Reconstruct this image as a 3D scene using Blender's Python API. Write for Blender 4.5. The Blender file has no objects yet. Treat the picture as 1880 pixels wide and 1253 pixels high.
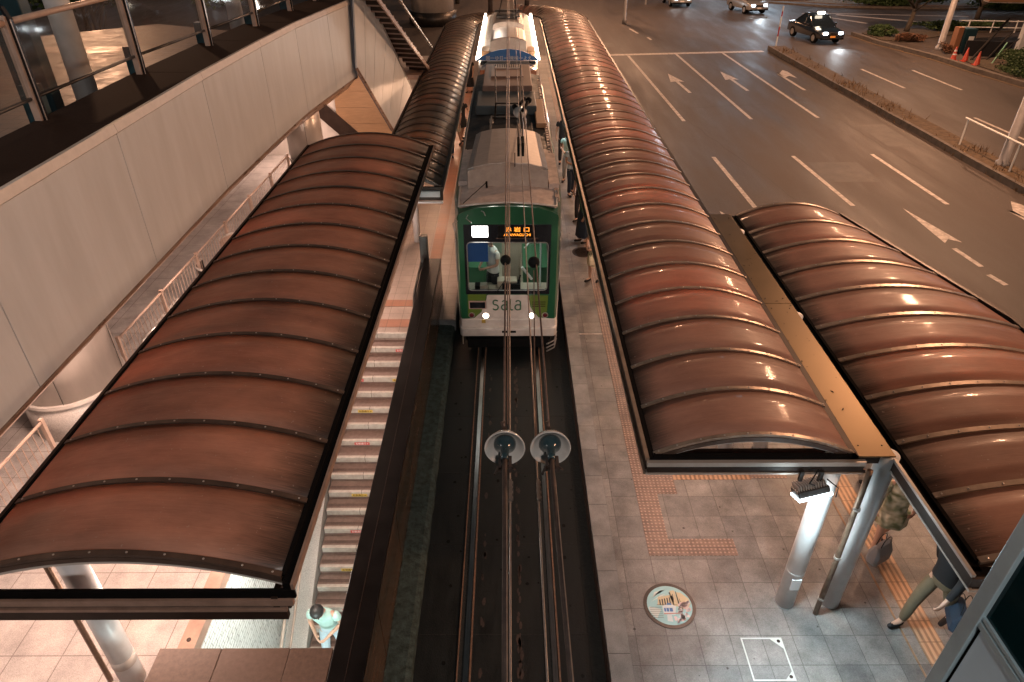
import bpy, bmesh, math, random
from mathutils import Vector, Matrix
random.seed(7)
PI = math.pi
R = math.radians
scene = bpy.context.scene
col = scene.collection

# ------------------------------------------------------------------ camera
cam_d = bpy.data.cameras.new('camera')
cam = bpy.data.objects.new('camera', cam_d)
col.objects.link(cam)
cam_d.sensor_width = 36.0
cam_d.lens = 24.0
cam_d.clip_end = 600
cam_d.clip_start = 0.05
cam.location = (0, 0, 8.2)
cam.rotation_euler = (R(90 - 33.4), 0, -0.004)
scene.camera = cam

# ------------------------------------------------------------------ world, exposure
w = bpy.data.worlds.new('World')
scene.world = w
w.use_nodes = True
wn = w.node_tree
bg = wn.nodes['Background']
tc = wn.nodes.new('ShaderNodeTexCoord')
sx = wn.nodes.new('ShaderNodeSeparateXYZ')
cr = wn.nodes.new('ShaderNodeValToRGB')
wn.links.new(tc.outputs['Generated'], sx.inputs[0])
wn.links.new(sx.outputs['Z'], cr.inputs[0])
wn.links.new(cr.outputs[0], bg.inputs[0])
cr.color_ramp.elements[0].position = 0.0
cr.color_ramp.elements[0].color = (0.34, 0.37, 0.38, 1)
cr.color_ramp.elements[1].position = 0.55
cr.color_ramp.elements[1].color = (0.08, 0.17, 0.21, 1)
bg.inputs[1].default_value = 0.075
scene.view_settings.view_transform = 'Standard'
scene.view_settings.look = 'None'
scene.view_settings.exposure = 1.0
scene.view_settings.gamma = 1.0
scene.view_settings.use_curve_mapping = False
try:
    scene.cycles.sample_clamp_indirect = 3.0
    scene.cycles.caustics_reflective = False
    scene.cycles.caustics_refractive = False
except Exception:
    pass

SODIUM = (1.0, 0.53, 0.30)
WARM = (1.0, 0.68, 0.54)
NEUTRAL = (1.0, 0.93, 0.88)
COLD = (0.72, 0.93, 1.0)

def light(name, loc, energy, color, radius=0.12, kind='POINT', size=None, rot=None, spot=None, blend=0.5):
    d = bpy.data.lights.new(name, kind)
    d.energy = energy
    d.color = color
    if kind in ('POINT', 'SPOT'):
        d.shadow_soft_size = radius
    if kind == 'AREA':
        d.shape = 'RECTANGLE'
        d.size, d.size_y = size
    if kind == 'SPOT':
        d.spot_size = spot
        d.spot_blend = blend
    o = bpy.data.objects.new(name, d)
    o.location = loc
    if rot: o.rotation_euler = rot
    col.objects.link(o)
    return o

# ------------------------------------------------------------------ materials
def new_mat(name):
    m = bpy.data.materials.new(name)
    m.use_nodes = True
    nt = m.node_tree
    return m, nt, nt.nodes['Principled BSDF']

def pm(name, c, rough=0.6, metal=0.0, var=0.15, scale=6.0, bump=0.0, bscale=40.0, emit=None, es=0.0,
       stretch=(1, 1, 1), dirt=None, coat=0.0, rvar=0.0, detail=6.0, spec=0.5):
    m, nt, b = new_mat(name)
    b.inputs['Roughness'].default_value = rough
    b.inputs['Metallic'].default_value = metal
    b.inputs['Specular IOR Level'].default_value = spec
    b.inputs['Base Color'].default_value = (*c, 1)
    if coat:
        b.inputs['Coat Weight'].default_value = coat
        b.inputs['Coat Roughness'].default_value = 0.12
    if emit:
        b.inputs['Emission Color'].default_value = (*emit, 1)
        b.inputs['Emission Strength'].default_value = es
    if var or bump or rvar:
        t = nt.nodes.new('ShaderNodeTexCoord')
        mp = nt.nodes.new('ShaderNodeMapping')
        mp.inputs['Scale'].default_value = stretch
        nt.links.new(t.outputs['Object'], mp.inputs[0])
        n = nt.nodes.new('ShaderNodeTexNoise')
        n.inputs['Scale'].default_value = scale
        n.inputs['Detail'].default_value = detail
        n.inputs['Roughness'].default_value = 0.62
        nt.links.new(mp.outputs[0], n.inputs[0])
        r = nt.nodes.new('ShaderNodeValToRGB')
        lo = dirt if dirt else tuple(x * (1 - var) for x in c)
        hi = tuple(min(1, x * (1 + var)) for x in c)
        r.color_ramp.elements[0].position = 0.3
        r.color_ramp.elements[1].position = 0.7
        r.color_ramp.elements[0].color = (*lo, 1)
        r.color_ramp.elements[1].color = (*hi, 1)
        nt.links.new(n.outputs[0], r.inputs[0])
        nt.links.new(r.outputs[0], b.inputs['Base Color'])
        if rvar:
            mr = nt.nodes.new('ShaderNodeMapRange')
            mr.inputs['To Min'].default_value = max(0.03, rough - rvar)
            mr.inputs['To Max'].default_value = min(1, rough + rvar)
            mr.inputs['From Min'].default_value = 0.3
            mr.inputs['From Max'].default_value = 0.7
            nt.links.new(n.outputs[0], mr.inputs[0])
            nt.links.new(mr.outputs[0], b.inputs['Roughness'])
        if bump:
            n2 = nt.nodes.new('ShaderNodeTexNoise')
            n2.inputs['Scale'].default_value = bscale
            n2.inputs['Detail'].default_value = 4
            nt.links.new(mp.outputs[0], n2.inputs[0])
            bp = nt.nodes.new('ShaderNodeBump')
            bp.inputs['Strength'].default_value = bump
            bp.inputs['Distance'].default_value = 0.02
            nt.links.new(n2.outputs[0], bp.inputs['Height'])
            nt.links.new(bp.outputs[0], b.inputs['Normal'])
    return m

def tile_mat(name, c1, c2, mortar, bw, bh, msize=0.008, rough=0.55, rot=0.0, offset=0.0, plane='XY', nscale=2.5, grime=0.35, spec=0.5, fine=0.25):
    m, nt, b = new_mat(name)
    N = nt.nodes; L = nt.links
    t = N.new('ShaderNodeTexCoord')
    mp = N.new('ShaderNodeMapping')
    if plane == 'YZ':
        mp.inputs['Rotation'].default_value = (0, R(90), R(0))
        sp = N.new('ShaderNodeSeparateXYZ'); cb = N.new('ShaderNodeCombineXYZ')
        L.new(t.outputs['Object'], sp.inputs[0])
        L.new(sp.outputs['Y'], cb.inputs[0]); L.new(sp.outputs['Z'], cb.inputs[1])
        mp.inputs['Rotation'].default_value = (0, 0, rot)
        L.new(cb.outputs[0], mp.inputs[0])
    else:
        mp.inputs['Rotation'].default_value = (0, 0, rot)
        L.new(t.outputs['Object'], mp.inputs[0])
    br = N.new('ShaderNodeTexBrick')
    br.offset = offset
    br.inputs['Scale'].default_value = 1.0
    br.inputs['Brick Width'].default_value = bw
    br.inputs['Row Height'].default_value = bh
    br.inputs['Mortar Size'].default_value = msize
    br.inputs['Mortar Smooth'].default_value = 0.3
    br.inputs['Color1'].default_value = (*c1, 1)
    br.inputs['Color2'].default_value = (*c2, 1)
    br.inputs['Mortar'].default_value = (*mortar, 1)
    L.new(mp.outputs[0], br.inputs[0])
    n = N.new('ShaderNodeTexNoise')
    n.inputs['Scale'].default_value = nscale
    n.inputs['Detail'].default_value = 8
    n.inputs['Roughness'].default_value = 0.65
    L.new(t.outputs['Object'], n.inputs[0])
    mr = N.new('ShaderNodeMapRange')
    mr.inputs['From Min'].default_value = 0.3
    mr.inputs['From Max'].default_value = 0.7
    mr.inputs['To Min'].default_value = 1 - grime
    mr.inputs['To Max'].default_value = 1 + grime * 0.4
    L.new(n.outputs[0], mr.inputs[0])
    f = N.new('ShaderNodeTexNoise')
    f.inputs['Scale'].default_value = 110
    f.inputs['Detail'].default_value = 2
    L.new(t.outputs['Object'], f.inputs[0])
    fr = N.new('ShaderNodeMapRange')
    fr.inputs['From Min'].default_value = 0.3
    fr.inputs['From Max'].default_value = 0.7
    fr.inputs['To Min'].default_value = 1 - fine
    fr.inputs['To Max'].default_value = 1 + fine
    L.new(f.outputs[0], fr.inputs[0])
    mm = N.new('ShaderNodeMath'); mm.operation = 'MULTIPLY'
    L.new(mr.outputs[0], mm.inputs[0]); L.new(fr.outputs[0], mm.inputs[1])
    mx = N.new('ShaderNodeVectorMath'); mx.operation = 'SCALE'
    L.new(br.outputs['Color'], mx.inputs[0]); L.new(mm.outputs[0], mx.inputs['Scale'])
    L.new(mx.outputs[0], b.inputs['Base Color'])
    rr = N.new('ShaderNodeMapRange')
    rr.inputs['From Min'].default_value = 0.3
    rr.inputs['From Max'].default_value = 0.7
    rr.inputs['To Min'].default_value = rough - 0.12
    rr.inputs['To Max'].default_value = rough + 0.15
    L.new(n.outputs[0], rr.inputs[0]); L.new(rr.outputs[0], b.inputs['Roughness'])
    bp = N.new('ShaderNodeBump'); bp.invert = True
    bp.inputs['Strength'].default_value = 0.5
    bp.inputs['Distance'].default_value = 0.006
    L.new(br.outputs['Fac'], bp.inputs['Height']); L.new(bp.outputs[0], b.inputs['Normal'])
    b.inputs['Specular IOR Level'].default_value = spec
    return m

def tactile_mat(name, c, bars=False):
    m, nt, b = new_mat(name)
    N = nt.nodes; L = nt.links
    t = N.new('ShaderNodeTexCoord')
    sp = N.new('ShaderNodeSeparateXYZ'); L.new(t.outputs['Object'], sp.inputs[0])
    def frac(sock, per):
        a = N.new('ShaderNodeMath'); a.operation = 'DIVIDE'; a.inputs[1].default_value = per
        L.new(sock, a.inputs[0])
        f = N.new('ShaderNodeMath'); f.operation = 'FRACT'; L.new(a.outputs[0], f.inputs[0])
        s = N.new('ShaderNodeMath'); s.operation = 'SUBTRACT'; s.inputs[1].default_value = 0.5
        L.new(f.outputs[0], s.inputs[0])
        return s.outputs[0]
    cb = N.new('ShaderNodeCombineXYZ')
    L.new(frac(sp.outputs['X'], 0.075 if bars else 0.06), cb.inputs[0])
    if not bars:
        L.new(frac(sp.outputs['Y'], 0.06), cb.inputs[1])
    ln = N.new('ShaderNodeVectorMath'); ln.operation = 'LENGTH'; L.new(cb.outputs[0], ln.inputs[0])
    mr = N.new('ShaderNodeMapRange')
    mr.inputs['From Min'].default_value = 0.18; mr.inputs['From Max'].default_value = 0.34
    mr.inputs['To Min'].default_value = 1.0; mr.inputs['To Max'].default_value = 0.0
    L.new(ln.outputs['Value'], mr.inputs[0])
    # joints of 0.3 m tiles
    ab = N.new('ShaderNodeMath'); ab.operation = 'ABSOLUTE'; L.new(frac(sp.outputs['Y'], 0.3), ab.inputs[0])
    jt = N.new('ShaderNodeMath'); jt.operation = 'GREATER_THAN'; jt.inputs[1].default_value = 0.485
    L.new(ab.outputs[0], jt.inputs[0])
    nz = N.new('ShaderNodeTexNoise'); nz.inputs['Scale'].default_value = 9; nz.inputs['Detail'].default_value = 6
    L.new(t.outputs['Object'], nz.inputs[0])
    r = N.new('ShaderNodeValToRGB')
    r.color_ramp.elements[0].position = 0.3; r.color_ramp.elements[1].position = 0.72
    r.color_ramp.elements[0].color = (*[x * 0.55 for x in c], 1)
    r.color_ramp.elements[1].color = (*c, 1)
    L.new(nz.outputs[0], r.inputs[0])
    mx = N.new('ShaderNodeMix'); mx.data_type = 'RGBA'
    L.new(mr.outputs[0], mx.inputs[0])
    L.new(r.outputs[0], mx.inputs[6])
    mx.inputs[7].default_value = (*[min(1, x * 1.5) for x in c], 1)
    m2 = N.new('ShaderNodeMix'); m2.data_type = 'RGBA'
    L.new(jt.outputs[0], m2.inputs[0]); L.new(mx.outputs[2], m2.inputs[6])
    m2.inputs[7].default_value = (*[x * 0.4 for x in c], 1)
    L.new(m2.outputs[2], b.inputs['Base Color'])
    bp = N.new('ShaderNodeBump'); bp.inputs['Strength'].default_value = 0.9; bp.inputs['Distance'].default_value = 0.006
    L.new(mr.outputs[0], bp.inputs['Height']); L.new(bp.outputs[0], b.inputs['Normal'])
    b.inputs['Roughness'].default_value = 0.5
    return m

def poly_mat(name, c, lo, rough=0.3, trans=0.35, edges=()):
    """weathered smoked polycarbonate: glossy brown sheet that lets some light glow through"""
    m, nt, b = new_mat(name)
    N = nt.nodes; L = nt.links
    t = N.new('ShaderNodeTexCoord')
    mp = N.new('ShaderNodeMapping'); mp.inputs['Scale'].default_value = (0.5, 1.3, 1)
    L.new(t.outputs['Object'], mp.inputs[0])
    n = N.new('ShaderNodeTexNoise'); n.inputs['Scale'].default_value = 2.4; n.inputs['Detail'].default_value = 9
    n.inputs['Roughness'].default_value = 0.68
    L.new(mp.outputs[0], n.inputs[0])
    n2 = N.new('ShaderNodeTexNoise'); n2.inputs['Scale'].default_value = 0.7; n2.inputs['Detail'].default_value = 5
    L.new(t.outputs['Object'], n2.inputs[0])
    mps = N.new('ShaderNodeMapping'); mps.inputs['Scale'].default_value = (1.2, 34, 1)
    L.new(t.outputs['Object'], mps.inputs[0])
    n3 = N.new('ShaderNodeTexNoise'); n3.inputs['Scale'].default_value = 3.0; n3.inputs['Detail'].default_value = 6
    L.new(mps.outputs[0], n3.inputs[0])
    ad = N.new('ShaderNodeMath'); ad.operation = 'ADD'
    L.new(n.outputs[0], ad.inputs[0]); L.new(n2.outputs[0], ad.inputs[1])
    ad2 = N.new('ShaderNodeMath'); ad2.operation = 'MULTIPLY_ADD'; ad2.inputs[1].default_value = 0.30
    L.new(n3.outputs[0], ad2.inputs[0]); L.new(ad.outputs[0], ad2.inputs[2])
    r = N.new('ShaderNodeValToRGB')
    r.color_ramp.elements[0].position = 0.38; r.color_ramp.elements[1].position = 0.62
    r.color_ramp.elements[0].color = (*lo, 1); r.color_ramp.elements[1].color = (*c, 1)
    hf = N.new('ShaderNodeMath'); hf.operation = 'MULTIPLY'; hf.inputs[1].default_value = 0.435
    L.new(ad2.outputs[0], hf.inputs[0]); L.new(hf.outputs[0], r.inputs[0])
    oi = N.new('ShaderNodeObjectInfo'); om = N.new('ShaderNodeMapRange'); om.inputs['To Min'].default_value = 0.86; om.inputs['To Max'].default_value = 1.14
    L.new(oi.outputs['Random'], om.inputs[0])
    osc = N.new('ShaderNodeVectorMath'); osc.operation = 'SCALE'; L.new(r.outputs[0], osc.inputs[0]); L.new(om.outputs[0], osc.inputs['Scale'])
    colr = osc.outputs[0]
    # dirt that has washed down and settled along the gutters
    sp = N.new('ShaderNodeSeparateXYZ'); L.new(t.outputs['Object'], sp.inputs[0])
    for (xe, wd) in edges:
        s1 = N.new('ShaderNodeMath'); s1.operation = 'SUBTRACT'; s1.inputs[1].default_value = xe; L.new(sp.outputs['X'], s1.inputs[0])
        s2 = N.new('ShaderNodeMath'); s2.operation = 'ABSOLUTE'; L.new(s1.outputs[0], s2.inputs[0])
        s3 = N.new('ShaderNodeMath'); s3.operation = 'MULTIPLY_ADD'; s3.inputs[1].default_value = -wd * 1.5
        L.new(n3.outputs[0], s3.inputs[0]); L.new(s2.outputs[0], s3.inputs[2])
        s4 = N.new('ShaderNodeMapRange'); s4.inputs['From Min'].default_value = -wd * .55; s4.inputs['From Max'].default_value = wd * .55
        s4.inputs['To Min'].default_value = 0.88; s4.inputs['To Max'].default_value = 0.0
        L.new(s3.outputs[0], s4.inputs[0])
        mxd = N.new('ShaderNodeMix'); mxd.data_type = 'RGBA'; L.new(s4.outputs[0], mxd.inputs[0]); L.new(colr, mxd.inputs[6])
        mxd.inputs[7].default_value = (0.022, 0.016, 0.012, 1); colr = mxd.outputs[2]
    nsp = N.new('ShaderNodeTexNoise'); nsp.inputs['Scale'].default_value = 26; nsp.inputs['Detail'].default_value = 1; L.new(t.outputs['Object'], nsp.inputs[0])
    nth = N.new('ShaderNodeMapRange'); nth.inputs['From Min'].default_value = 0.735; nth.inputs['From Max'].default_value = 0.77; nth.inputs['To Max'].default_value = 0.45
    L.new(nsp.outputs[0], nth.inputs[0])
    msp = N.new('ShaderNodeMix'); msp.data_type = 'RGBA'; L.new(nth.outputs[0], msp.inputs[0]); L.new(colr, msp.inputs[6]); msp.inputs[7].default_value = (0.42, 0.34, 0.29, 1)
    colr = msp.outputs[2]
    L.new(colr, b.inputs['Base Color'])
    mr = N.new('ShaderNodeMapRange'); mr.inputs['From Min'].default_value = 0.35; mr.inputs['From Max'].default_value = 0.65
    mr.inputs['To Min'].default_value = rough + 0.12; mr.inputs['To Max'].default_value = rough - 0.06
    L.new(n3.outputs[0], mr.inputs[0]); L.new(mr.outputs[0], b.inputs['Roughness'])
    bp = N.new('ShaderNodeBump'); bp.inputs['Strength'].default_value = 0.07; bp.inputs['Distance'].default_value = 0.01
    L.new(n3.outputs[0], bp.inputs['Height']); L.new(bp.outputs[0], b.inputs['Normal'])
    b.inputs['IOR'].default_value = 1.5
    b.inputs['Coat Weight'].default_value = 0.16
    b.inputs['Coat Roughness'].default_value = 0.10
    b.inputs['Specular IOR Level'].default_value = 0.4
    L.new(bp.outputs[0], b.inputs['Coat Normal'])
    tr = N.new('ShaderNodeBsdfTranslucent')
    sc = N.new('ShaderNodeVectorMath'); sc.operation = 'MULTIPLY'
    sc.inputs[1].default_value = (1.5, 1.15, 1.0)
    L.new(colr, sc.inputs[0]); L.new(sc.outputs[0], tr.inputs[0])
    ms = N.new('ShaderNodeMixShader'); ms.inputs[0].default_value = trans
    L.new(b.outputs[0], ms.inputs[1]); L.new(tr.outputs[0], ms.inputs[2])
    L.new(ms.outputs[0], nt.nodes['Material Output'].inputs[0])
    return m

def glass_mat(name, tint=(0.8, 0.85, 0.85), refl=0.12, rough=0.03, dusty=0.0, dc=(0.3, 0.25, 0.22)):
    m, nt, b = new_mat(name)
    N = nt.nodes; L = nt.links
    tr = N.new('ShaderNodeBsdfTransparent'); tr.inputs[0].default_value = (*tint, 1)
    gl = N.new('ShaderNodeBsdfGlossy'); gl.inputs['Roughness'].default_value = rough
    gl.inputs[0].default_value = (1, 1, 1, 1)
    fr = N.new('ShaderNodeLayerWeight'); fr.inputs[0].default_value = 0.5
    pw = N.new('ShaderNodeMath'); pw.operation = 'POWER'; pw.inputs[1].default_value = 4.0; L.new(fr.outputs['Facing'], pw.inputs[0])
    ad = N.new('ShaderNodeMath'); ad.operation = 'MULTIPLY_ADD'; ad.inputs[1].default_value = 0.6; ad.inputs[2].default_value = refl; ad.use_clamp = True
    L.new(pw.outputs[0], ad.inputs[0])
    ms = N.new('ShaderNodeMixShader')
    L.new(ad.outputs[0], ms.inputs[0]); L.new(tr.outputs[0], ms.inputs[1]); L.new(gl.outputs[0], ms.inputs[2])
    out = ms
    if dusty:
        df = N.new('ShaderNodeBsdfDiffuse'); df.inputs[0].default_value = (*dc, 1)
        m2 = N.new('ShaderNodeMixShader'); m2.inputs[0].default_value = dusty
        L.new(ms.outputs[0], m2.inputs[1]); L.new(df.outputs[0], m2.inputs[2]); out = m2
    L.new(out.outputs[0], nt.nodes['Material Output'].inputs[0])
    return m

def emis(name, c, s):
    m, nt, b = new_mat(name)
    b.inputs['Base Color'].default_value = (*[min(1, x) for x in c], 1)
    b.inputs['Emission Color'].default_value = (*c, 1)
    b.inputs['Emission Strength'].default_value = s
    return m

M = dict(
    asphalt=pm('asphalt', (0.062, 0.050, 0.044), 0.60, var=0.24, scale=0.9, stretch=(1, .16, 1), bump=0.35, bscale=90, rvar=0.14, spec=0.4),
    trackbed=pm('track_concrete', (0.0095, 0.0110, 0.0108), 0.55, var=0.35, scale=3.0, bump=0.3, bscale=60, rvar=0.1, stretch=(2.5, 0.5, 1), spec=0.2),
    trackdark=pm('groove_dirt', (0.012, 0.012, 0.010), 0.9, var=0.4, scale=20, bump=0.5),
    rail=pm('rail_steel', (0.30, 0.29, 0.28), 0.30, 1.0, var=0.25, scale=8, stretch=(6, 0.4, 1)),
    railside=pm('rail_rust', (0.16, 0.085, 0.05), 0.8, var=0.35, scale=14, bump=0.4),
    tarline=pm('tar_line', (0.050, 0.042, 0.037), 0.7, var=0.3),
    patch=pm('asphalt_patch', (0.062, 0.052, 0.046), 0.6, var=0.25, scale=2, bump=0.3, bscale=80),
    stain=pm('rust_stain', (0.032, 0.018, 0.013), 0.7, var=0.5, scale=9),
    mark=pm('road_paint', (0.60, 0.55, 0.51), 0.6, var=0.10, scale=7, dirt=(0.22, 0.185, 0.165), detail=10),
    kerb=pm('kerb_stone', (0.12, 0.10, 0.085), 0.8, var=0.35, scale=4, bump=0.5),
    kerbyellow=pm('kerb_grime', (0.085, 0.055, 0.03), 0.85, var=0.5, scale=5, bump=0.5),
    plat=tile_mat('granite_paving', (0.235, 0.22, 0.205), (0.155, 0.148, 0.145), (0.11, 0.10, 0.095), 0.4, 0.4, 0.006, 0.5, grime=0.55),
    platred=tile_mat('red_tile_platform', (0.30, 0.135, 0.085), (0.26, 0.12, 0.075), (0.14, 0.08, 0.055), 0.3, 0.3, 0.006, 0.42, grime=0.3, fine=0.1),
    platgrey=tile_mat('beige_tile_platform', (0.34, 0.27, 0.23), (0.31, 0.245, 0.21), (0.16, 0.12, 0.10), 0.3, 0.3, 0.005, 0.42, grime=0.3, fine=0.1),
    edge=tile_mat('granite_edge', (0.24, 0.23, 0.22), (0.19, 0.185, 0.18), (0.08, 0.075, 0.07), 2.0, 0.62, 0.006, 0.6, grime=0.5),
    plaza=tile_mat('plaza_paving', (0.44, 0.40, 0.375), (0.40, 0.36, 0.34), (0.21, 0.175, 0.155), 0.62, 0.62, 0.007, 0.6, grime=0.35),
    deckfloor=tile_mat('deck_paving', (0.22, 0.155, 0.12), (0.20, 0.14, 0.11), (0.13, 0.09, 0.07), 0.6, 0.3, 0.012, 0.5, offset=0.5),
    tactile=tactile_mat('tactile_dots', (0.22, 0.15, 0.12)),
    bars=tactile_mat('tactile_bars', (0.27, 0.165, 0.10), True),
    walltile=tile_mat('white_wall_tile', (0.62, 0.64, 0.63), (0.58, 0.60, 0.59), (0.10, 0.10, 0.09), 0.23, 0.075, 0.006, 0.3, rot=R(0), offset=0.5, plane='YZ', grime=0.12, fine=0.05),
    poly=poly_mat('smoked_polycarbonate', (0.41, 0.220, 0.158), (0.24, 0.120, 0.086), 0.48, 0.30, edges=((1.58, .22), (4.44, .28))),
    polyleft=poly_mat('smoked_polycarbonate_left', (0.43, 0.235, 0.165), (0.235, 0.118, 0.084), 0.48, 0.32, edges=((-2.08, .42),)),
    polyfar=poly_mat('smoked_polycarbonate_shaded', (0.19, 0.118, 0.068), (0.105, 0.064, 0.040), 0.50, 0.30),  # darker brown: shade from the deck is put into the colour
    rib=pm('rib_aluminium', (0.34, 0.25, 0.19), 0.36, 0.6, var=0.3, scale=5),
    ribdark=pm('rib_bronze', (0.085, 0.055, 0.042), 0.42, 0.4, var=0.3, scale=5),
    framedark=pm('dark_bronze_frame', (0.035, 0.022, 0.017), 0.45, 0.5, var=0.3, scale=4, spec=0.3),
    seal=pm('rubber_seal', (0.005, 0.0045, 0.0045), 0.9, var=0.2, spec=0.04),
    frametrim=pm('bronze_trim', (0.30, 0.20, 0.155), 0.4, 0.3, var=0.2, scale=6),
    brass=pm('gutter_brass', (0.19, 0.125, 0.058), 0.36, 0.75, var=0.05, scale=1.2, rvar=0.03),
    colwhite=pm('column_paint', (0.74, 0.75, 0.76), 0.38, 0.0, var=0.06, scale=3, dirt=(0.62, 0.62, 0.62)),
    pipe=pm('drain_pipe', (0.20, 0.13, 0.09), 0.45, 0.5, var=0.3, scale=8),
    steel=pm('stainless', (0.50, 0.45, 0.41), 0.32, 0.6, var=0.08, scale=5, stretch=(1, 1, 0.3)),
    brushed=pm('brushed_panel', (0.50, 0.31, 0.18), 0.30, 0.7, var=0.10, scale=4, stretch=(1, 1, 8)),
    darksteel=pm('dark_steel', (0.05, 0.045, 0.042), 0.4, 0.7, var=0.3),
    railpaint=pm('rail_paint', (0.42, 0.30, 0.24), 0.4, 0.0, var=0.15),
    wallpanel=pm('enamel_panel', (0.56, 0.575, 0.59), 0.42, 0.0, var=0.03, scale=1.6, stretch=(1, 2.2, .35), dirt=(0.50, 0.51, 0.515), bump=0.02, bscale=180),
    joint=pm('joint_sealant', (0.07, 0.085, 0.12), 0.7, var=0.1),
    coping=pm('granite_coping', (0.034, 0.021, 0.016), 0.8, 0.0, var=0.35, scale=40, rvar=0.05, spec=0.05),
    copedge=pm('coping_face', (0.52, 0.47, 0.43), 0.45, 0.0, var=0.08, scale=6),
    trimbrown=pm('fascia_trim', (0.27, 0.18, 0.135), 0.32, 0.3, var=0.3, scale=3, stretch=(1, 0.5, 3), rvar=0.1),
    granite=pm('pale_granite', (0.42, 0.38, 0.35), 0.6, var=0.3, scale=60, bump=0.1),
    stairlight=pm('stair_tread_light', (0.26, 0.17, 0.13), 0.5, var=0.2, scale=8),
    stair=pm('stair_tread', (0.17, 0.115, 0.095), 0.55, var=0.2, scale=14),
    nosing=pm('stair_nosing', (0.42, 0.385, 0.34), 0.55, var=0.2, scale=10, dirt=(0.35, 0.30, 0.26)),
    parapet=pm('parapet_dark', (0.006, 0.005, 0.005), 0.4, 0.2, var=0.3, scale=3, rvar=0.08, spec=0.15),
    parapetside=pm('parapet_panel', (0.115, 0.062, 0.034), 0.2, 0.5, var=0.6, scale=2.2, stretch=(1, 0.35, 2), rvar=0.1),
    mossy=pm('mossy_concrete', (0.034, 0.046, 0.042), 0.85, var=0.6, scale=12, bump=0.6, dirt=(0.015, 0.020, 0.014), spec=0.2),
    capbrown=pm('cap_stone', (0.13, 0.085, 0.065), 0.5, var=0.2, scale=20, spec=0.3),
    green=pm('tram_green', (0.012, 0.080, 0.036), 0.30, var=0.08, coat=0.5, scale=3),
    lime=pm('tram_lime', (0.10, 0.16, 0.025), 0.35, var=0.08, coat=0.3),
    tramwhite=pm('tram_white', (0.60, 0.56, 0.52), 0.35, var=0.07, coat=0.3, scale=4, dirt=(0.48, 0.43, 0.39)),
    tramblack=pm('tram_black', (0.008, 0.009, 0.012), 0.25, var=0.1, coat=0.3),
    roofgrey=pm('tram_roof', (0.56, 0.46, 0.41), 0.62, var=0.2, scale=5, dirt=(0.40, 0.32, 0.285), bump=0.1),
    roofdark=pm('tram_roof_dark', (0.022, 0.024, 0.026), 0.55, var=0.4, scale=5, rvar=0.15, spec=0.35),
    acgrey=pm('ac_cover', (0.40, 0.34, 0.30), 0.4, 0.2, var=0.15, scale=6, stretch=(1, 3, 1)),
    acside=pm('ac_steel', (0.42, 0.41, 0.40), 0.3, 0.7, var=0.15),
    tramorange=pm('tram_orange', (0.42, 0.14, 0.055), 0.35, var=0.1, coat=0.3),
    blue=pm('board_blue', (0.03, 0.14, 0.42), 0.4, var=0.05),
    white=pm('plain_white', (0.75, 0.75, 0.73), 0.5, var=0.04),
    cream=pm('cab_cream', (0.45, 0.37, 0.29), 0.5, var=0.08),
    black=pm('black_rubber', (0.006, 0.006, 0.006), 0.75, var=0.2, spec=0.1),
    porcelain=pm('porcelain', (0.40, 0.37, 0.34), 0.12, var=0.06, coat=0.6, dirt=(0.30, 0.27, 0.25)),
    porcdark=pm('insulator_core', (0.02, 0.035, 0.04), 0.2, var=0.2, coat=0.5),
    wire=pm('wire_copper', (0.12, 0.08, 0.065), 0.45, 0.7, var=0.25, scale=20),
    wirelight=pm('wire_galvanised', (0.22, 0.18, 0.155), 0.4, 0.7, var=0.25, scale=20),
    rust=pm('rust', (0.04, 0.025, 0.02), 0.7, 0.3, var=0.4, scale=20),
    leaf=pm('leaf', (0.045, 0.075, 0.028), 0.6, var=0.5, scale=2.5, spec=0.2),
    leafred=pm('leaf_russet', (0.11, 0.05, 0.025), 0.7, var=0.5, scale=3),
    bark=pm('bark', (0.05, 0.04, 0.03), 0.9, var=0.4, bump=0.6),
    grass=pm('dry_grass', (0.15, 0.09, 0.045), 0.9, var=0.5, scale=6),
    soil=pm('soil', (0.06, 0.045, 0.03), 0.95, var=0.5, scale=8, bump=0.6),
    conered=pm('cone_red', (0.48, 0.06, 0.03), 0.45, var=0.1),
    carblack=pm('car_black', (0.010, 0.012, 0.016), 0.18, var=0.1, coat=1.0),
    carsilver=pm('car_silver', (0.32, 0.31, 0.30), 0.28, 0.5, var=0.05, coat=0.8),
    carglass=pm('car_glass', (0.010, 0.014, 0.018), 0.06, var=0.0),
    plateorange=pm('number_plate', (0.60, 0.22, 0.05), 0.5, var=0.0, emit=(1, 0.35, 0.05), es=0.12),
    skin=pm('skin', (0.48, 0.29, 0.21), 0.5, var=0.06),
    hair=pm('hair', (0.010, 0.009, 0.009), 0.45, var=0.3),
    mint=pm('cloth_mint', (0.40, 0.60, 0.56), 0.85, var=0.06),
    paleblue=pm('cloth_paleblue', (0.45, 0.55, 0.62), 0.85, var=0.08),
    royal=pm('cloth_royal', (0.07, 0.20, 0.55), 0.85, var=0.1),
    navy=pm('cloth_navy', (0.015, 0.028, 0.05), 0.85, var=0.2),
    clothblack=pm('cloth_black', (0.010, 0.010, 0.012), 0.85, var=0.2),
    clothcream=pm('cloth_cream', (0.62, 0.55, 0.40), 0.85, var=0.12),
    clothwhite=pm('cloth_white', (0.65, 0.65, 0.62), 0.85, var=0.06),
    khaki=pm('cloth_khaki', (0.13, 0.10, 0.06), 0.85, var=0.15),
    camo=pm('cloth_patterned', (0.62, 0.56, 0.42), 0.85, var=0.1, scale=9, dirt=(0.12, 0.14, 0.06), detail=1),
    teal=pm('teal_post', (0.010, 0.035, 0.045), 0.4, var=0.2),
    greencloth=pm('cloth_green', (0.03, 0.11, 0.06), 0.85, var=0.1),
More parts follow.
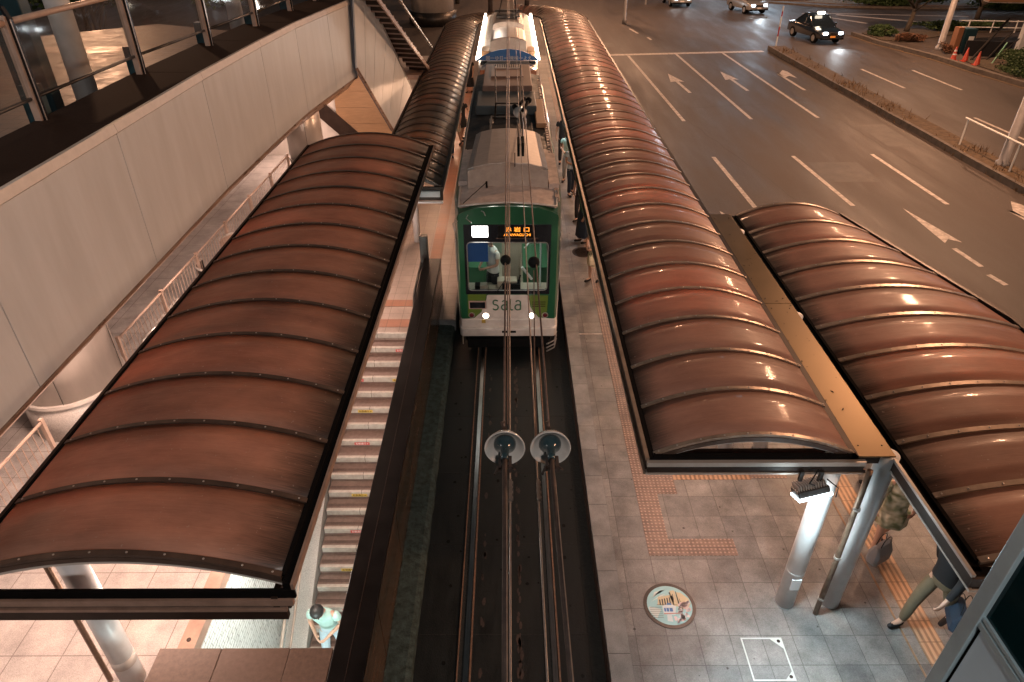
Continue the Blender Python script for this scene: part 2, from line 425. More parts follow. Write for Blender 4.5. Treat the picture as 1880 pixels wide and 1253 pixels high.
    panelcoldlit=pm('lift_panel', (0.48, 0.63, 0.74), 0.4, var=0.03),  # white panel; the floodlight's blue cast is put into its colour
    liftframe=pm('lift_frame', (0.45, 0.58, 0.64), 0.35, 0.4, var=0.06),  # same cold cast put into the frame colour
    stickerred=pm('sticker_red', (0.55, 0.08, 0.07), 0.5, var=0.1),
    stickeryel=pm('sticker_yellow', (0.62, 0.42, 0.08), 0.5, var=0.1),
    redpaint=pm('red_paint', (0.45, 0.03, 0.03), 0.4, var=0.1),
    glass=glass_mat('window_glass', (0.86, 0.9, 0.9), 0.03),
    railglass=glass_mat('railing_glass', (0.93, 0.93, 0.92), 0.04, 0.05, dusty=0.05, dc=(0.25, 0.21, 0.19)),
    tealglass=glass_mat('teal_glass', (0.05, 0.10, 0.11), 0.05, 0.08, dusty=.30, dc=(0.006, 0.05, 0.06)),
    lamppost=pm('lamp_post', (.30, .29, .29), .4, .3, var=.12),
    lampwhite=emis('lamp_white', (1.0, 0.97, 0.92), 9),
    glowwarm=emis('glow_warm', (1.0, 0.80, 0.62), 16),  # for the glowing strips that stand in for tram roof reflections
    lampcold=emis('lamp_cold', (0.80, 0.95, 1.0), 10),
    headlight=emis('headlight', (0.86, 0.95, 1.0), 18),
    headwarm=emis('headlight_warm', (1.0, 0.86, 0.66), 7),
    sodiumlamp=emis('lamp_sodium', (1.0, 0.62, 0.34), 30),
    ledorange=emis('led_orange', (1.0, 0.32, 0.03), 1.2),
    interior=emis('ceiling_light', (0.95, 1.0, 0.90), 1.5),
    tail=pm('tail_lamp', (0.10, 0.006, 0.012), 0.15, var=0.0, coat=0.6),
    shade=pm('cab_blind', (0.02, 0.09, 0.32), 0.6, var=0.05),
    shopwin=emis('shop_window', (0.75, 0.88, 1.0), 2.6),
)
def cm(name, c, rough=0.5):
    k = 'c_' + name
    if k not in M:
        M[k] = pm(name, c, rough, var=0.05)
    return M[k]
# ------------------------------------------------------------------ mesh builder
class MB:
    def __init__(s): s.v = []; s.f = []
    def add(s, vs, fs):
        o = len(s.v); s.v += [tuple(v) for v in vs]; s.f += [tuple(i + o for i in f) for f in fs]; return s
    def box(s, a, b, rot=None, piv=None):
        (x0, y0, z0), (x1, y1, z1) = a, b
        vs = [Vector(p) for p in ((x0, y0, z0), (x1, y0, z0), (x1, y1, z0), (x0, y1, z0), (x0, y0, z1), (x1, y0, z1), (x1, y1, z1), (x0, y1, z1))]
        if rot is not None:
            p = Vector(piv) if piv else (vs[0] + vs[6]) / 2
            vs = [rot @ (v - p) + p for v in vs]
        return s.add(vs, [(0, 3, 2, 1), (4, 5, 6, 7), (0, 1, 5, 4), (1, 2, 6, 5), (2, 3, 7, 6), (3, 0, 4, 7)])
    def prism(s, pts, d):
        """pts: planar 3D polygon, d: extrusion vector"""
        n = len(pts); d = Vector(d)
        a = [Vector(p) for p in pts]; b = [p + d for p in a]
        return s.add(a + b, [tuple(range(n - 1, -1, -1)), tuple(range(n, 2 * n))] + [(i, (i + 1) % n, n + (i + 1) % n, n + i) for i in range(n)])
    def tube(s, path, r, n=8, cap=True):
        path = [Vector(p) for p in path]
        rs = r if isinstance(r, (list, tuple)) else [r] * len(path)
        rings = []
        up = None
        for i, p in enumerate(path):
            t = (path[min(i + 1, len(path) - 1)] - path[max(i - 1, 0)]).normalized()
            if up is None:
                up = Vector((0, 0, 1)) if abs(t.z) < 0.9 else Vector((0, 1, 0))
            a = t.cross(up).normalized(); b = a.cross(t).normalized(); up = b
            rings.append([p + a * math.cos(2 * PI * k / n) * rs[i] + b * math.sin(2 * PI * k / n) * rs[i] for k in range(n)])
        vs = [v for rg in rings for v in rg]; fs = []
        for i in range(len(path) - 1):
            for k in range(n):
                fs.append((i * n + k, i * n + (k + 1) % n, (i + 1) * n + (k + 1) % n, (i + 1) * n + k))
        if cap:
            fs.append(tuple(range(n - 1, -1, -1))); fs.append(tuple((len(path) - 1) * n + k for k in range(n)))
        return s.add(vs, fs)
    def lathe(s, prof, c=(0, 0, 0), n=24, axis=None):
        """prof: [(r,z)] around axis z at c"""
        c = Vector(c); q = Vector((0, 0, 1)).rotation_difference(Vector(axis)).to_matrix() if axis else Matrix.Identity(3)
        vs = []; fs = []
        for (r, z) in prof:
            for k in range(n):
                vs.append(c + q @ Vector((r * math.cos(2 * PI * k / n), r * math.sin(2 * PI * k / n), z)))
        for i in range(len(prof) - 1):
            for k in range(n):
                fs.append((i * n + k, i * n + (k + 1) % n, (i + 1) * n + (k + 1) % n, (i + 1) * n + k))
        fs.append(tuple(range(n - 1, -1, -1))); fs.append(tuple((len(prof) - 1) * n + k for k in range(n)))
        return s.add(vs, fs)
    def ball(s, c, r, n=10, sc=(1, 1, 1)):
        prof = []
        vs = []; fs = []
        c = Vector(c)
        for i in range(n + 1):
            th = PI * i / n
            for k in range(2 * n):
                ph = PI * k / n
                vs.append(c + Vector((r * sc[0] * math.sin(th) * math.cos(ph), r * sc[1] * math.sin(th) * math.sin(ph), r * sc[2] * math.cos(th))))
        for i in range(n):
            for k in range(2 * n):
                fs.append((i * 2 * n + k, (i + 1) * 2 * n + k, (i + 1) * 2 * n + (k + 1) % (2 * n), i * 2 * n + (k + 1) % (2 * n)))
        return s.add(vs, fs)
    def loft(s, rings, cap=True, closed=True):
        n = len(rings[0]); vs = [v for r in rings for v in r]; fs = []
        for i in range(len(rings) - 1):
            for k in range(n if closed else n - 1):
                fs.append((i * n + k, i * n + (k + 1) % n, (i + 1) * n + (k + 1) % n, (i + 1) * n + k))
        if cap and closed:
            fs.append(tuple(range(n - 1, -1, -1))); fs.append(tuple((len(rings) - 1) * n + k for k in range(n)))
        return s.add(vs, fs)
    def build(s, name, mat, parent=None, smooth=False, bevel=0, origin=None):
        me = bpy.data.meshes.new(name)
        o = Vector(origin) if origin else Vector((0, 0, 0))
        me.from_pydata([tuple(Vector(v) - o) for v in s.v], [], s.f)
        bm = bmesh.new(); bm.from_mesh(me)
        bmesh.ops.remove_doubles(bm, verts=bm.verts, dist=1e-5)
        bmesh.ops.recalc_face_normals(bm, faces=bm.faces)
        bm.to_mesh(me); bm.free()
        me.materials.append(M[mat] if isinstance(mat, str) else mat)
        if smooth:
            for p in me.polygons: p.use_smooth = True
        ob = bpy.data.objects.new(name, me)
        col.objects.link(ob)
        ob.location = o
        if parent:
            ob.parent = parent
            if parent.type == 'EMPTY':
                ob.matrix_parent_inverse = Matrix.Translation(-parent.location)
        if bevel:
            b = ob.modifiers.new('b', 'BEVEL'); b.width = bevel; b.segments = 2; b.limit_method = 'ANGLE'
        return ob
def tag(o, label=None, cat=None, group=None, kind=None):
    if label: o['label'] = label
    if cat: o['category'] = cat
    if group: o['group'] = group
    if kind: o['kind'] = kind
    return o
def thing(name, label, cat, loc=(0, 0, 0), group=None):
    o = bpy.data.objects.new(name, None); o.location = loc; o.empty_display_size = 0.2
    col.objects.link(o)
    return tag(o, label, cat, group)
def copy_tree(o, parent=None):
    c = o.copy(); col.objects.link(c)
    if parent:
        c.parent = parent
    for ch in list(o.children): copy_tree(ch, c)
    return c
def struct(o): o['kind'] = 'structure'; return o

def text_mesh(name, s, size, mat, M4, parent=None, extr=0.002, align='CENTER'):
    cu = bpy.data.curves.new(name, 'FONT'); cu.body = s; cu.size = size; cu.extrude = extr
    cu.align_x = align; cu.align_y = 'CENTER'; cu.resolution_u = 3
    ob = bpy.data.objects.new(name, cu); col.objects.link(ob)
    dg = bpy.context.evaluated_depsgraph_get(); dg.update()
    me = bpy.data.meshes.new_from_object(ob.evaluated_get(dg))
    bpy.data.objects.remove(ob)
    me.transform(M4)
    me.materials.clear(); me.materials.append(M[mat])
    o = bpy.data.objects.new(name, me); col.objects.link(o)
    if parent:
        o.parent = parent; o.matrix_parent_inverse = Matrix.Translation(-Vector(parent.location))
    return o
FRONT = Matrix(((1, 0, 0, 0), (0, 0, -1, 0), (0, 1, 0, 0), (0, 0, 0, 1)))   # text in XZ plane facing -y

# ================================================================== GROUND
PZ = 0.25
# leave the stairwell open: build ground from pieces
g = MB()
def rect(mb, x0, y0, x1, y1, z): mb.add([(x0, y0, z), (x1, y0, z), (x1, y1, z), (x0, y1, z)], [(0, 1, 2, 3)])
rect(g, 4.0, -300, 400, 500, -0.02)
rect(g, -400, 42, 4.0, 500, -0.02)
rect(g, -400, -300, 4.0, 0.5, -0.02)
rect(g, -400, 0.5, -12, 42, -0.02)
struct(g.build('ground', 'asphalt'))
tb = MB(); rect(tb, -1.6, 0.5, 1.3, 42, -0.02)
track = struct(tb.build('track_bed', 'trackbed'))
gm = MB()
for x in (-0.565, 0.565):
    gm.box((x - 0.10, 0.5, -0.018), (x + 0.075, 42, -0.013))
gm.build('rail_groove', 'trackdark', track)
gm = MB(); gm.box((1.03, 0.5, -0.018), (1.22, 42, -0.012)); gm.build('drain_channel', 'trackdark', track)
gm = MB()
for k in range(46):
    x = random.choice([-0.95, -0.85, 0.9, 0.98, 0.3, -0.2]) + random.uniform(-.12, .12); y = random.uniform(3.5, 11); r = random.uniform(.012, .035)
    gm.add([(x + r * math.cos(a * PI / 4) * random.uniform(.7, 1.2), y + r * math.sin(a * PI / 4) * random.uniform(.8, 1.3), -0.0165) for a in range(8)], [tuple(range(8))])
gm.build('oil_spots', 'black', track)
gm = MB(); rnd = random.Random(4)
for k in range(150):
    x = random.choice([.12, .12, .13, -.38]) + rnd.uniform(-.02, .02); y = rnd.uniform(1, 11.5); r = rnd.uniform(.01, .03)
    gm.add([(x + r * math.cos(a * PI / 3) * rnd.uniform(.7, 1.2), y + 2.6 * r * math.sin(a * PI / 3) * rnd.uniform(.8, 1.3), -0.0167) for a in range(6)], [tuple(range(6))])
gm.build('rust_stains', 'stain', track)
gm = MB()
for k in range(14): gm.box((-1.2, .9 + k * 1.5, -0.0199), (1.02, .912 + k * 1.5, -0.0172))
gm.build('concrete_joints', 'trackdark', track)

for i, x in enumerate((-0.565, 0.565)):
    t = thing('tram_rail', ['left running rail of the tram track, set in dark concrete', 'right running rail of the tram track, on the side of the tactile paving'][i], 'rail', (x, 5, 0), 'tram rails')
    m = MB(); m.box((x - 0.032, 0.5, -0.012), (x + 0.032, 42, 0.004)); m.build('rail_head', 'rail', t)
    m = MB(); m.box((x + 0.045, 0.5, -0.012), (x + 0.068, 42, 0.001)); m.box((x - 0.115, 0.5, -0.012), (x - 0.098, 42, 0.001)); m.build('guard_edge', 'railside', t)

# right platform
m = MB(); m.box((1.50, 0.5, -0.5), (7.9, 12.6, PZ)); m.box((1.50, 12.6, -0.5), (4.1, 42, PZ)); m.box((4.1, 12.6, -0.5), (5.0, 20, PZ - 0.1))
plat = struct(m.build('platform', 'plat'))
m = MB(); m.box((1.22, 0.5, -0.5), (1.498, 42, PZ + 0.004)); m.build('edge_stones', 'edge', plat)
m = MB(); m.box((1.20, 0.5, -0.3), (1.219, 42, PZ - 0.04)); m.build('rusty_edge_strip', 'rust', plat)
tz = PZ + 0.006
m = MB(); m.box((1.99, 6.46, PZ - 0.01), (2.32, 36.5, tz)); m.box((2.32, 6.46, PZ - 0.01), (3.27, 6.76, tz)); m.box((2.32, 7.66, PZ - 0.01), (2.64, 8.28, tz))
m.box((3.9, 8.0, PZ - 0.01), (4.5, 8.3, tz)); m.box((5.15, 8.9, PZ - 0.01), (5.75, 9.5, tz))
m.build('tactile_dots', 'tactile', plat)
m = MB(); m.box((2.64, 7.97, PZ - 0.01), (3.9, 8.27, tz)); 
m.build('tactile_bars', 'bars', plat)
m = MB(); m.box((5.17, 3.2, PZ - 0.01), (5.47, 8.9, tz)); m.box((5.02, 3.2, PZ - 0.01), (5.045, 8.9, tz + .001)); m.build('tactile_bars', 'bars', plat)
m = MB(); m.box((1.48, 12.3, PZ - 0.01), (2.04, 12.345, PZ + 0.004)); m.build('waiting_line', 'mark', plat)
m = MB(); rnd = random.Random(77)
for k in range(90):
    x = rnd.uniform(1.55, 5.0); y = rnd.uniform(3.5, 18); r = rnd.uniform(.006, .02)
    if x > 2.0 and y > 9: continue
    m.add([(x + r * math.cos(a * PI / 4) * rnd.uniform(.7, 1.2), y + r * math.sin(a * PI / 4) * rnd.uniform(.7, 1.2), PZ + .0012) for a in range(8)], [tuple(range(8))])
m.build('gum_spots', 'tarline', plat)
# kerb of the platform toward the road
m = MB(); m.box((4.1, 12.6, -0.3), (4.28, 41.8, 0.14)); m.box((7.9, 0.5, -0.3), (8.08, 12.6, 0.14)); m.box((4.28, 12.6, -0.3), (8.08, 12.78, 0.14))
m.build('kerb', 'kerb', plat)

# left platform and plaza
m = MB(); m.box((-2.75, 12.95, -0.5), (-1.25, 42, PZ))
lp = struct(m.build('platform', 'platgrey'))
m = MB(); m.box((-2.06, 12.6, PZ - 0.012), (-1.76, 36, PZ + 0.006)); m.build('red_band', 'platred', lp)
m = MB(); m.box((-3.55, 12.62, PZ - 0.012), (-2.02, 12.94, PZ + 0.006)); m.box((-3.55, 13.5, PZ - 0.012), (-2.07, 13.8, PZ + 0.007)); m.build('red_band', 'platred', lp)
m = MB(); m.box((-3.55, 12.37, -0.5), (-2.02, 12.62, PZ)); m.box((-3.55, 12.62, -0.5), (-2.75, 42, PZ - 0.001)); m.build('stair_head', 'platgrey', lp)
pl = MB()
pl.box((-12, 12.37, -0.5), (-3.55, 42, PZ - 0.002)); pl.box((-12, 0.5, -0.5), (-4.0, 12.36, PZ - 0.002)); pl.box((-3.99, 0.5, -0.5), (-2.02, 2.85, PZ - 0.002))
struct(pl.build('plaza_floor', 'plaza'))

# mossy ledge beside the track
m = MB()
rings = []
rnd = random.Random(3)
for k in range(80):
    y = 0.5 + k * (12.4) / 79
    rings.append([(-1.56, y, -0.1), (-1.56, y, 0.13 + rnd.uniform(-.006, .006)), (-1.30, y, 0.12 + rnd.uniform(-.008, .008)), (-1.235 + rnd.uniform(-.008, .008), y, 0.08), (-1.21 + rnd.uniform(-.008, .008), y, -0.1)])
m.loft(rings)
struct(m.build('track_ledge', 'mossy'))
m = MB(); m.box((-1.56, 12.9, -0.3), (-1.2, 42, PZ - 0.004)); struct(m.build('platform_edge', 'edge'))

# road paint
def quadline(mb, p, q, wdt, z=-0.016):
    p = Vector((*p, 0)); q = Vector((*q, 0)); d = (q - p).normalized(); n = Vector((-d.y, d.x, 0)) * wdt / 2
    mb.add([(*(p + n).xy, z), (*(p - n).xy, z), (*(q - n).xy, z), (*(q + n).xy, z)], [(0, 1, 2, 3)])
rd = struct(MB().add([(4.29, -60, -0.0190), (60, -60, -0.0190), (60, 160, -0.0190), (4.29, 160, -0.0190)], [(0, 1, 2, 3)]).build('road', 'asphalt'))
lm = []
def paint(fn, name='lane_line'):
    mb = MB(); fn(mb); return mb.build(name, 'mark', rd)
paint(lambda b: quadline(b, (5.3, 43.5), (15.6, 44.7), 0.45), 'stop_line')
for a, b_ in (((7.12, 43.4), (7.47, 29.5)), ((10.07, 43.8), (10.44, 29.8)), ((12.97, 44.1), (13.4, 30.0)),
              ((7.55, 24.8), (7.64, 19.9)), ((10.53, 24.9), (10.74, 20.1)), ((13.55, 25.1), (13.75, 20.2)),
              ((12.24, 17.05), (12.36, 15.95)), ((12.28, 15.5), (12.4, 14.95)), ((19.45, 39.7), (19.74, 35.3)), ((22.14, 39.4), (22.37, 34.9)),
              ((7.8, 15.0), (7.9, 10.0)), ((10.9, 13.5), (11.1, 8.5)), ((8.6, 53), (8.9, 51)), ((9.3, 49.5), (9.4, 48.6)), ((20.2, 30), (20.5, 25)), ((23, 30), (23.3, 25))):
    paint(lambda b: quadline(b, a, b_, 0.15))
def arrow(b, tip, tail, kind='s', sc=1.0):
    t = Vector((*tip, 0)); e = Vector((*tail, 0)); d = (e - t).normalized(); n = Vector((d.y, -d.x, 0))
    L = (e - t).length
    def P(u, v): q = t + d * u + n * v; return (q.x, q.y, -0.0158)
    h = L * 0.46
    if kind == 's':
        b.add([P(0, 0), P(h, .36 * sc), P(h * .93, .08), P(L, .08), P(L, -.08), P(h * .93, -.08), P(h, -.36 * sc)], [(0, 6, 5, 4, 3, 2, 1)])
    elif kind == 'r':
        b.add([P(L * .18, -.08), P(L * .18, .08), P(L, .08), P(L, -.08)], [(0, 1, 2, 3)])
        b.add([P(L * .18, .08), P(L * .18, -.08), P(0, -.55), P(L * .08, -.7), P(L * .42, -.62), P(L * .30, -.42), P(L * .38, -.09)], [(0, 1, 2, 3, 4, 5, 6)])
    else:
        b.add([P(0, 0), P(L, .34 * sc), P(L * .9, 0), P(L, -.34 * sc)], [(0, 3, 2, 1)])
paint(lambda b: arrow(b, (8.55, 38.6), (8.82, 34.4)), 'arrow_marking')
paint(lambda b: arrow(b, (11.5, 39.1), (11.75, 34.8)), 'arrow_marking')
paint(lambda b: arrow(b, (14.45, 39.4), (14.6, 34.9), 'l' if 0 else 'r'), 'arrow_marking')
paint(lambda b: arrow(b, (5.55, 38.6), (6.0, 34.2)), 'arrow_marking')
paint(lambda b: arrow(b, (12.2, 19.9), (12.42, 17.4), 't', .75), 'arrow_marking')
paint(lambda b: arrow(b, (15.35, 20.4), (15.7, 16.4), 'r'), 'arrow_marking')
paint(lambda b: arrow(b, (6.46, 19.7), (6.62, 18.9), 't', .6), 'arrow_marking')
paint(lambda b: arrow(b, (5.58, 50.2), (5.77, 46.3)), 'arrow_marking')
paint(lambda b: (quadline(b, (23.6, 60.2), (26.6, 55.2), .35), quadline(b, (26, 59.5), (33, 54.2), .5), quadline(b, (24, 60.4), (36, 58.5), .3)), 'hatch_marking')

rnd = random.Random(21)
def crack(pts, w_=.035):
    mb = MB(); P = []
    for (x0, y0), (x1, y1) in zip(pts, pts[1:]):
        n = max(2, int(math.hypot(x1 - x0, y1 - y0) / .5))
        for k in range(n): P.append((x0 + (x1 - x0) * k / n + rnd.uniform(-.05, .05), y0 + (y1 - y0) * k / n + rnd.uniform(-.05, .05)))
    for a, b in zip(P, P[1:]): quadline(mb, a, b, w_ * rnd.uniform(.5, 1.2), -0.0172)
    mb.build('crack', 'tarline', rd)
crack([(7.1, 33), (7.9, 28), (8.6, 24), (9.2, 20), (9.5, 18)]); crack([(4.6, 31), (12.5, 32.4)], .05); crack([(6, 46), (15, 47)], .05); crack([(14.2, 30), (14.7, 20)], .03); crack([(18, 50), (30, 45.5)], .09); crack([(10, 60), (20, 53)], .05)
for (x0, y0, x1, y1) in ((5.3, 46.2, 6.7, 47.6), (10.8, 22.2, 12.6, 24.2), (14.6, 26, 15.8, 29)):
    mb = MB(); rect(mb, x0, y0, x1, y1, -0.0175); mb.build('patch', 'patch', rd)
# median kerb island
def band(pts, w, z0, z1):
    rings = []
    P = [Vector((*p, 0)) for p in pts]
    for i, p in enumerate(P):
        t = (P[min(i + 1, len(P) - 1)] - P[max(i - 1, 0)]).normalized(); n = Vector((-t.y, t.x, 0)) * w / 2
        rings.append([(*(p + n).xy, z0), (*(p + n).xy, z1), (*(p - n).xy, z1), (*(p - n).xy, z0)])
    return rings
mpts = [(16.25 + (45 - y) * 0.025 + 0.02 * math.sin(y), y) for y in [45.2, 44, 42, 39, 36, 33, 30, 27, 24, 21, 18, 14, 10]]
m = MB(); m.loft(band([(x + .35, y) for x, y in mpts], 0.9, -0.05, 0.20)); med = struct(m.build('median', 'kerbyellow'))
m = MB(); m.loft(band([(x - .18, y) for x, y in mpts], 0.16, -0.05, 0.215)); m.build('kerb', 'kerb', med)
g_ = MB(); rnd = random.Random(11)
for k in range(3200):
    y = 12 + 32 * rnd.random(); 
    cl = math.sin(y * 1.3) + math.sin(y * .55 + 2) + math.sin(y * 3.1)
    if rnd.random() > 0.15 + 0.32 * cl: continue
    x = 16.25 + (45 - y) * 0.025 + rnd.choice([-.26, -.1, .1, .3, .5, .75]) + rnd.uniform(-.07, .07)
    z0 = -0.01 if x < 16.03 + (45 - y) * .025 else .2
    h = rnd.uniform(.05, .28); a = rnd.uniform(0, 2 * PI); w_ = .018; lx, ly = rnd.uniform(-.12, .12), rnd.uniform(-.12, .12)
    g_.add([(x - w_ * math.cos(a), y - w_ * math.sin(a), z0), (x + w_ * math.cos(a), y + w_ * math.sin(a), z0), (x + lx, y + ly, z0 + h)], [(0, 1, 2)])
tag(g_.build('dry_weeds', 'grass'), 'dry reddish weeds growing along the kerb of the road median', 'weeds', kind='stuff')
# far traffic island with planting
isl = [(23.4, 50.2), (23.7, 47.0), (24.4, 44.5), (25.0, 42.0), (25.3, 39.0), (25.9, 35.5), (26.6, 31), (27, 26), (60, 26), (60, 52.5), (40, 53.5), (33, 53.5), (28, 53), (25, 52)]
m = MB(); m.prism([(x, y, -0.1) for x, y in isl], (0, 0, 0.22)); island = struct(m.build('traffic_island', 'asphalt'))
m = MB(); m.loft(band(isl[:8], 0.28, -0.1, 0.2)); m.build('kerb', 'kerb', island)
m = MB(); m.loft(band([(x - .3, y) for x, y in isl[:8]], 0.25, -0.03, -0.008)); m.build('gutter', 'kerbyellow', island)
m = MB(); m.prism([(x, y, .12) for x, y in [(23.9, 50), (24.1, 47.5), (25.4, 46.8), (27.5, 48.2), (31, 50.2), (36, 50.8), (36, 52), (29, 52.2), (25, 51.3)]], (0, 0, 0.05)); m.build('planting_bed', 'soil', island)
m = MB(); m.prism([(x, y, .12) for x, y in [(25.8, 41), (26.1, 36), (26.9, 30), (29.5, 30), (30, 38), (28.5, 41.5)]], (0, 0, 0.05)); m.build('planting_bed', 'soil', island)
# opposite pavement
m = MB(); m.prism([(x, y, -0.05) for x, y in [(16.5, 70.5), (22, 66.5), (27, 63.5), (34, 62.6), (60, 60), (120, 60), (120, 130), (8, 130), (8, 74)]], (0, 0, 0.17)); far_pave = struct(m.build('far_pavement', 'kerb'))
m = MB(); m.prism([(x, y, 0.12) for x, y in [(18, 71), (23, 67.2), (28, 64.3), (34, 63.3), (60, 60.8), (60, 62.5), (36, 65), (28, 66.8), (20, 72)]], (0, 0, 0.04)); m.build('grass_verge', 'grass', far_pave)

# ================================================================== CANOPIES
def arch_pts(L, Rt, ze, rise, n=16, dz=0.0):
    L = Vector((*L, 0)); Rt = Vector((*Rt, 0)); out = []
    for k in range(n + 1):
        t = k / n; p = L + (Rt - L) * t
        out.append(Vector((p.x, p.y, ze + rise * (1 - (2 * t - 1) ** 2) + dz)))
    return out
def canopy_roof(root, stations, ze, rise, polym, ribm, screws=False, ribw=0.055, thick_at=()):
    for i in range(len(stations) - 1):
        m = MB(); n = 16
        a, b = stations[i], stations[i + 1]
        rows = []
        for j in range(4):
            t = j / 3
            L = Vector(a[0]).lerp(Vector(b[0]), t); Rr = Vector(a[1]).lerp(Vector(b[1]), t)
            sag = 0.0
            rows.append(arch_pts(L, Rr, ze, rise, n, sag))
        rows_low = [[p - Vector((0, 0, .007)) for p in r] for r in rows]
        m.loft(rows, cap=False, closed=False); m.loft([list(reversed(r)) for r in rows_low], cap=False, closed=False)
        for e in (0, 3):
            m.loft([rows[e], rows_low[e]], cap=False, closed=False)
        rp = m.build('roof_panel', polym, root, smooth=True)
        for e in (0, -1):
            m = MB(); A = rows[0][e]; B = rows[3][e]; q = (rows[0][e] - rows[0][1 if e == 0 else -2]).normalized(); q.z = 0; q = q.normalized() * .03
            m.prism([A - q * .3 + Vector((0, 0, -.02)), A + q + Vector((0, 0, -.02)), A + q + Vector((0, 0, .008)), A - q * .3 + Vector((0, 0, .012))], B - A)
            m.build('edge_seal', 'seal', rp)
    for i, st in enumerate(stations):
        L, Rr = Vector(st[0]), Vector(st[1])
        d = (Rr - L).normalized(); nn = Vector((-d.y, d.x))
        hw = ribw / 2 * (1.6 if i in thick_at else 1)
        rings = []
        for p in arch_pts(L, Rr, ze, rise, 24):
            q = Vector((nn.x, nn.y, 0))
            rings.append([p - q * hw + Vector((0, 0, -.012)), p - q * hw + Vector((0, 0, .020)), p + q * hw + Vector((0, 0, .020)), p + q * hw + Vector((0, 0, -.012))])
        m = MB(); m.loft(rings); rb = m.build('rib', ribm, root)
        rings = []
        for p in arch_pts(L, Rr, ze, rise, 20):
            q = Vector((nn.x, nn.y, 0))
            rings.append([p - q * .03 + Vector((0, 0, -.075)), p - q * .03 + Vector((0, 0, -.02)), p + q * .03 + Vector((0, 0, -.02)), p + q * .03 + Vector((0, 0, -.075))])
        m = MB(); m.loft(rings); m.build('rib_carrier', 'ribdark', rb)
        if screws and L.y < 13:
            m = MB(); P = arch_pts(L, Rr, ze, rise, 9)
            for k, p in enumerate(P):
                if k in (0, 9): continue
                m.lathe([(.011, 0), (.010, .006), (.004, .009)], p + Vector((0, 0, .019)), 7)
            P = arch_pts(L, Rr, ze, rise, 40)
            for k in (1, 39): m.lathe([(.011, 0), (.010, .006), (.004, .009)], P[k] + Vector((0, 0, .019)), 7)
            m.build('screws', 'steel', rb)

# --- left stair canopy
cl = thing('stair_canopy', 'wide brown arched canopy on the left covering the stairs beside the pale wall', 'canopy', (-3.55, 10, 0))
N_L = 15
ys = [4.1 + i * (16.9 - 4.1) / (N_L - 1) for i in range(N_L)]
stL = [((-5.13 + 0.012 * (y - 4), y), (-2.12 + 0.010 * (y - 4), y)) for y in ys]
canopy_roof(cl, stL, 2.90, 0.31, M['polyleft'], 'ribdark', True, .06)
m = MB(); m.box((-2.10, 4.021, 2.80), (-2.02, 17.0, 2.88)); m.v = [(x + .010 * (y - 4), y, z) for x, y, z in m.v]; m.build('gutter_seal', 'seal', cl)
m = MB(); m.box((-2.018, 4.0, 2.81), (-1.99, 17.0, 2.90)); m.v = [(x + .010 * (y - 4), y, z) for x, y, z in m.v]; m.build('side_trim', 'frametrim', cl)
m = MB(); m.box((-2.22, 3.98, 2.42), (-2.16, 17.0, 2.738)); m.v = [(x + .010 * (y - 4), y, z) for x, y, z in m.v]; m.build('side_beam', 'framedark', cl)
m = MB(); m.box((-5.22, 4.0, 2.74), (-5.14, 17.0, 2.89)); m.v = [(x + .012 * (y - 4), y, z) for x, y, z in m.v]; m.build('side_beam', 'framedark', cl)
m = MB(); m.box((-5.2, 3.99, 2.712), (-1.99, 4.02, 2.82)); m.build('front_seal', 'seal', cl)
m = MB(); m.box((-5.2, 3.965, 2.63), (-2.02, 4.015, 2.71)); m.box((-5.2, 3.955, 2.555), (-2.09, 3.99, 2.59)); m.build('front_trim', 'frametrim', cl)
m = MB(); m.box((-5.2, 3.96, 2.43), (-2.10, 4.02, 2.554)); m.box((-5.2, 3.992, 2.556), (-2.06, 4.02, 2.629)); m.build('front_beam', 'framedark', cl, bevel=.004)
m = MB(); m.loft([[p + Vector((0, -.025, -.11)), p + Vector((0, -.025, -.025)), p + Vector((0, .02, -.025)), p + Vector((0, .02, -.11))] for p in arch_pts(*stL[0], 2.90, .31, 24)]); m.build('end_arch_trim', 'copedge', cl)
m = MB(); m.box((-5.32, 4.62, 2.84), (-5.12, 4.78, 2.93)); m.box((-5.34, 4.60, 2.79), (-5.14, 4.80, 2.84)); m.build('gutter_bracket', 'seal', cl)
def column(x, y, r, z0, z1, mat='colwhite', parent=None, n=28):
    m = MB(); m.lathe([(r * 1.0, 0), (r, z1 - z0)], (x, y, z0), n); return m.build('column', mat, parent, smooth=True)
for y in (4.66, 9.6, 14.5):
    c = column(-4.55, y, .135, PZ, 2.85, 'colwhite', cl)
    c2 = MB(); c2.tube([(-4.82, y - .02, PZ), (-4.80, y - .02, 2.85)], .032, 8); c2.build('drain_pipe', 'pipe', cl)
    if y < 5: 
        a = MB(); a.lathe([(.137, 0), (.137, .14)], (-4.55, y, .62), 28); a.build('column_sticker', 'tramwhite', c, smooth=True)
for y in (6.5, 12.0, 16.5):
    column(-3.98, y, .05, PZ, 2.85, 'railpaint', cl, 12)
m = MB()
for y in ys[2::2]: m.box((-5.1, y - .04, 2.74), (-2.0, y + .04, 2.80))
m.build('cross_beams', 'framedark', cl)

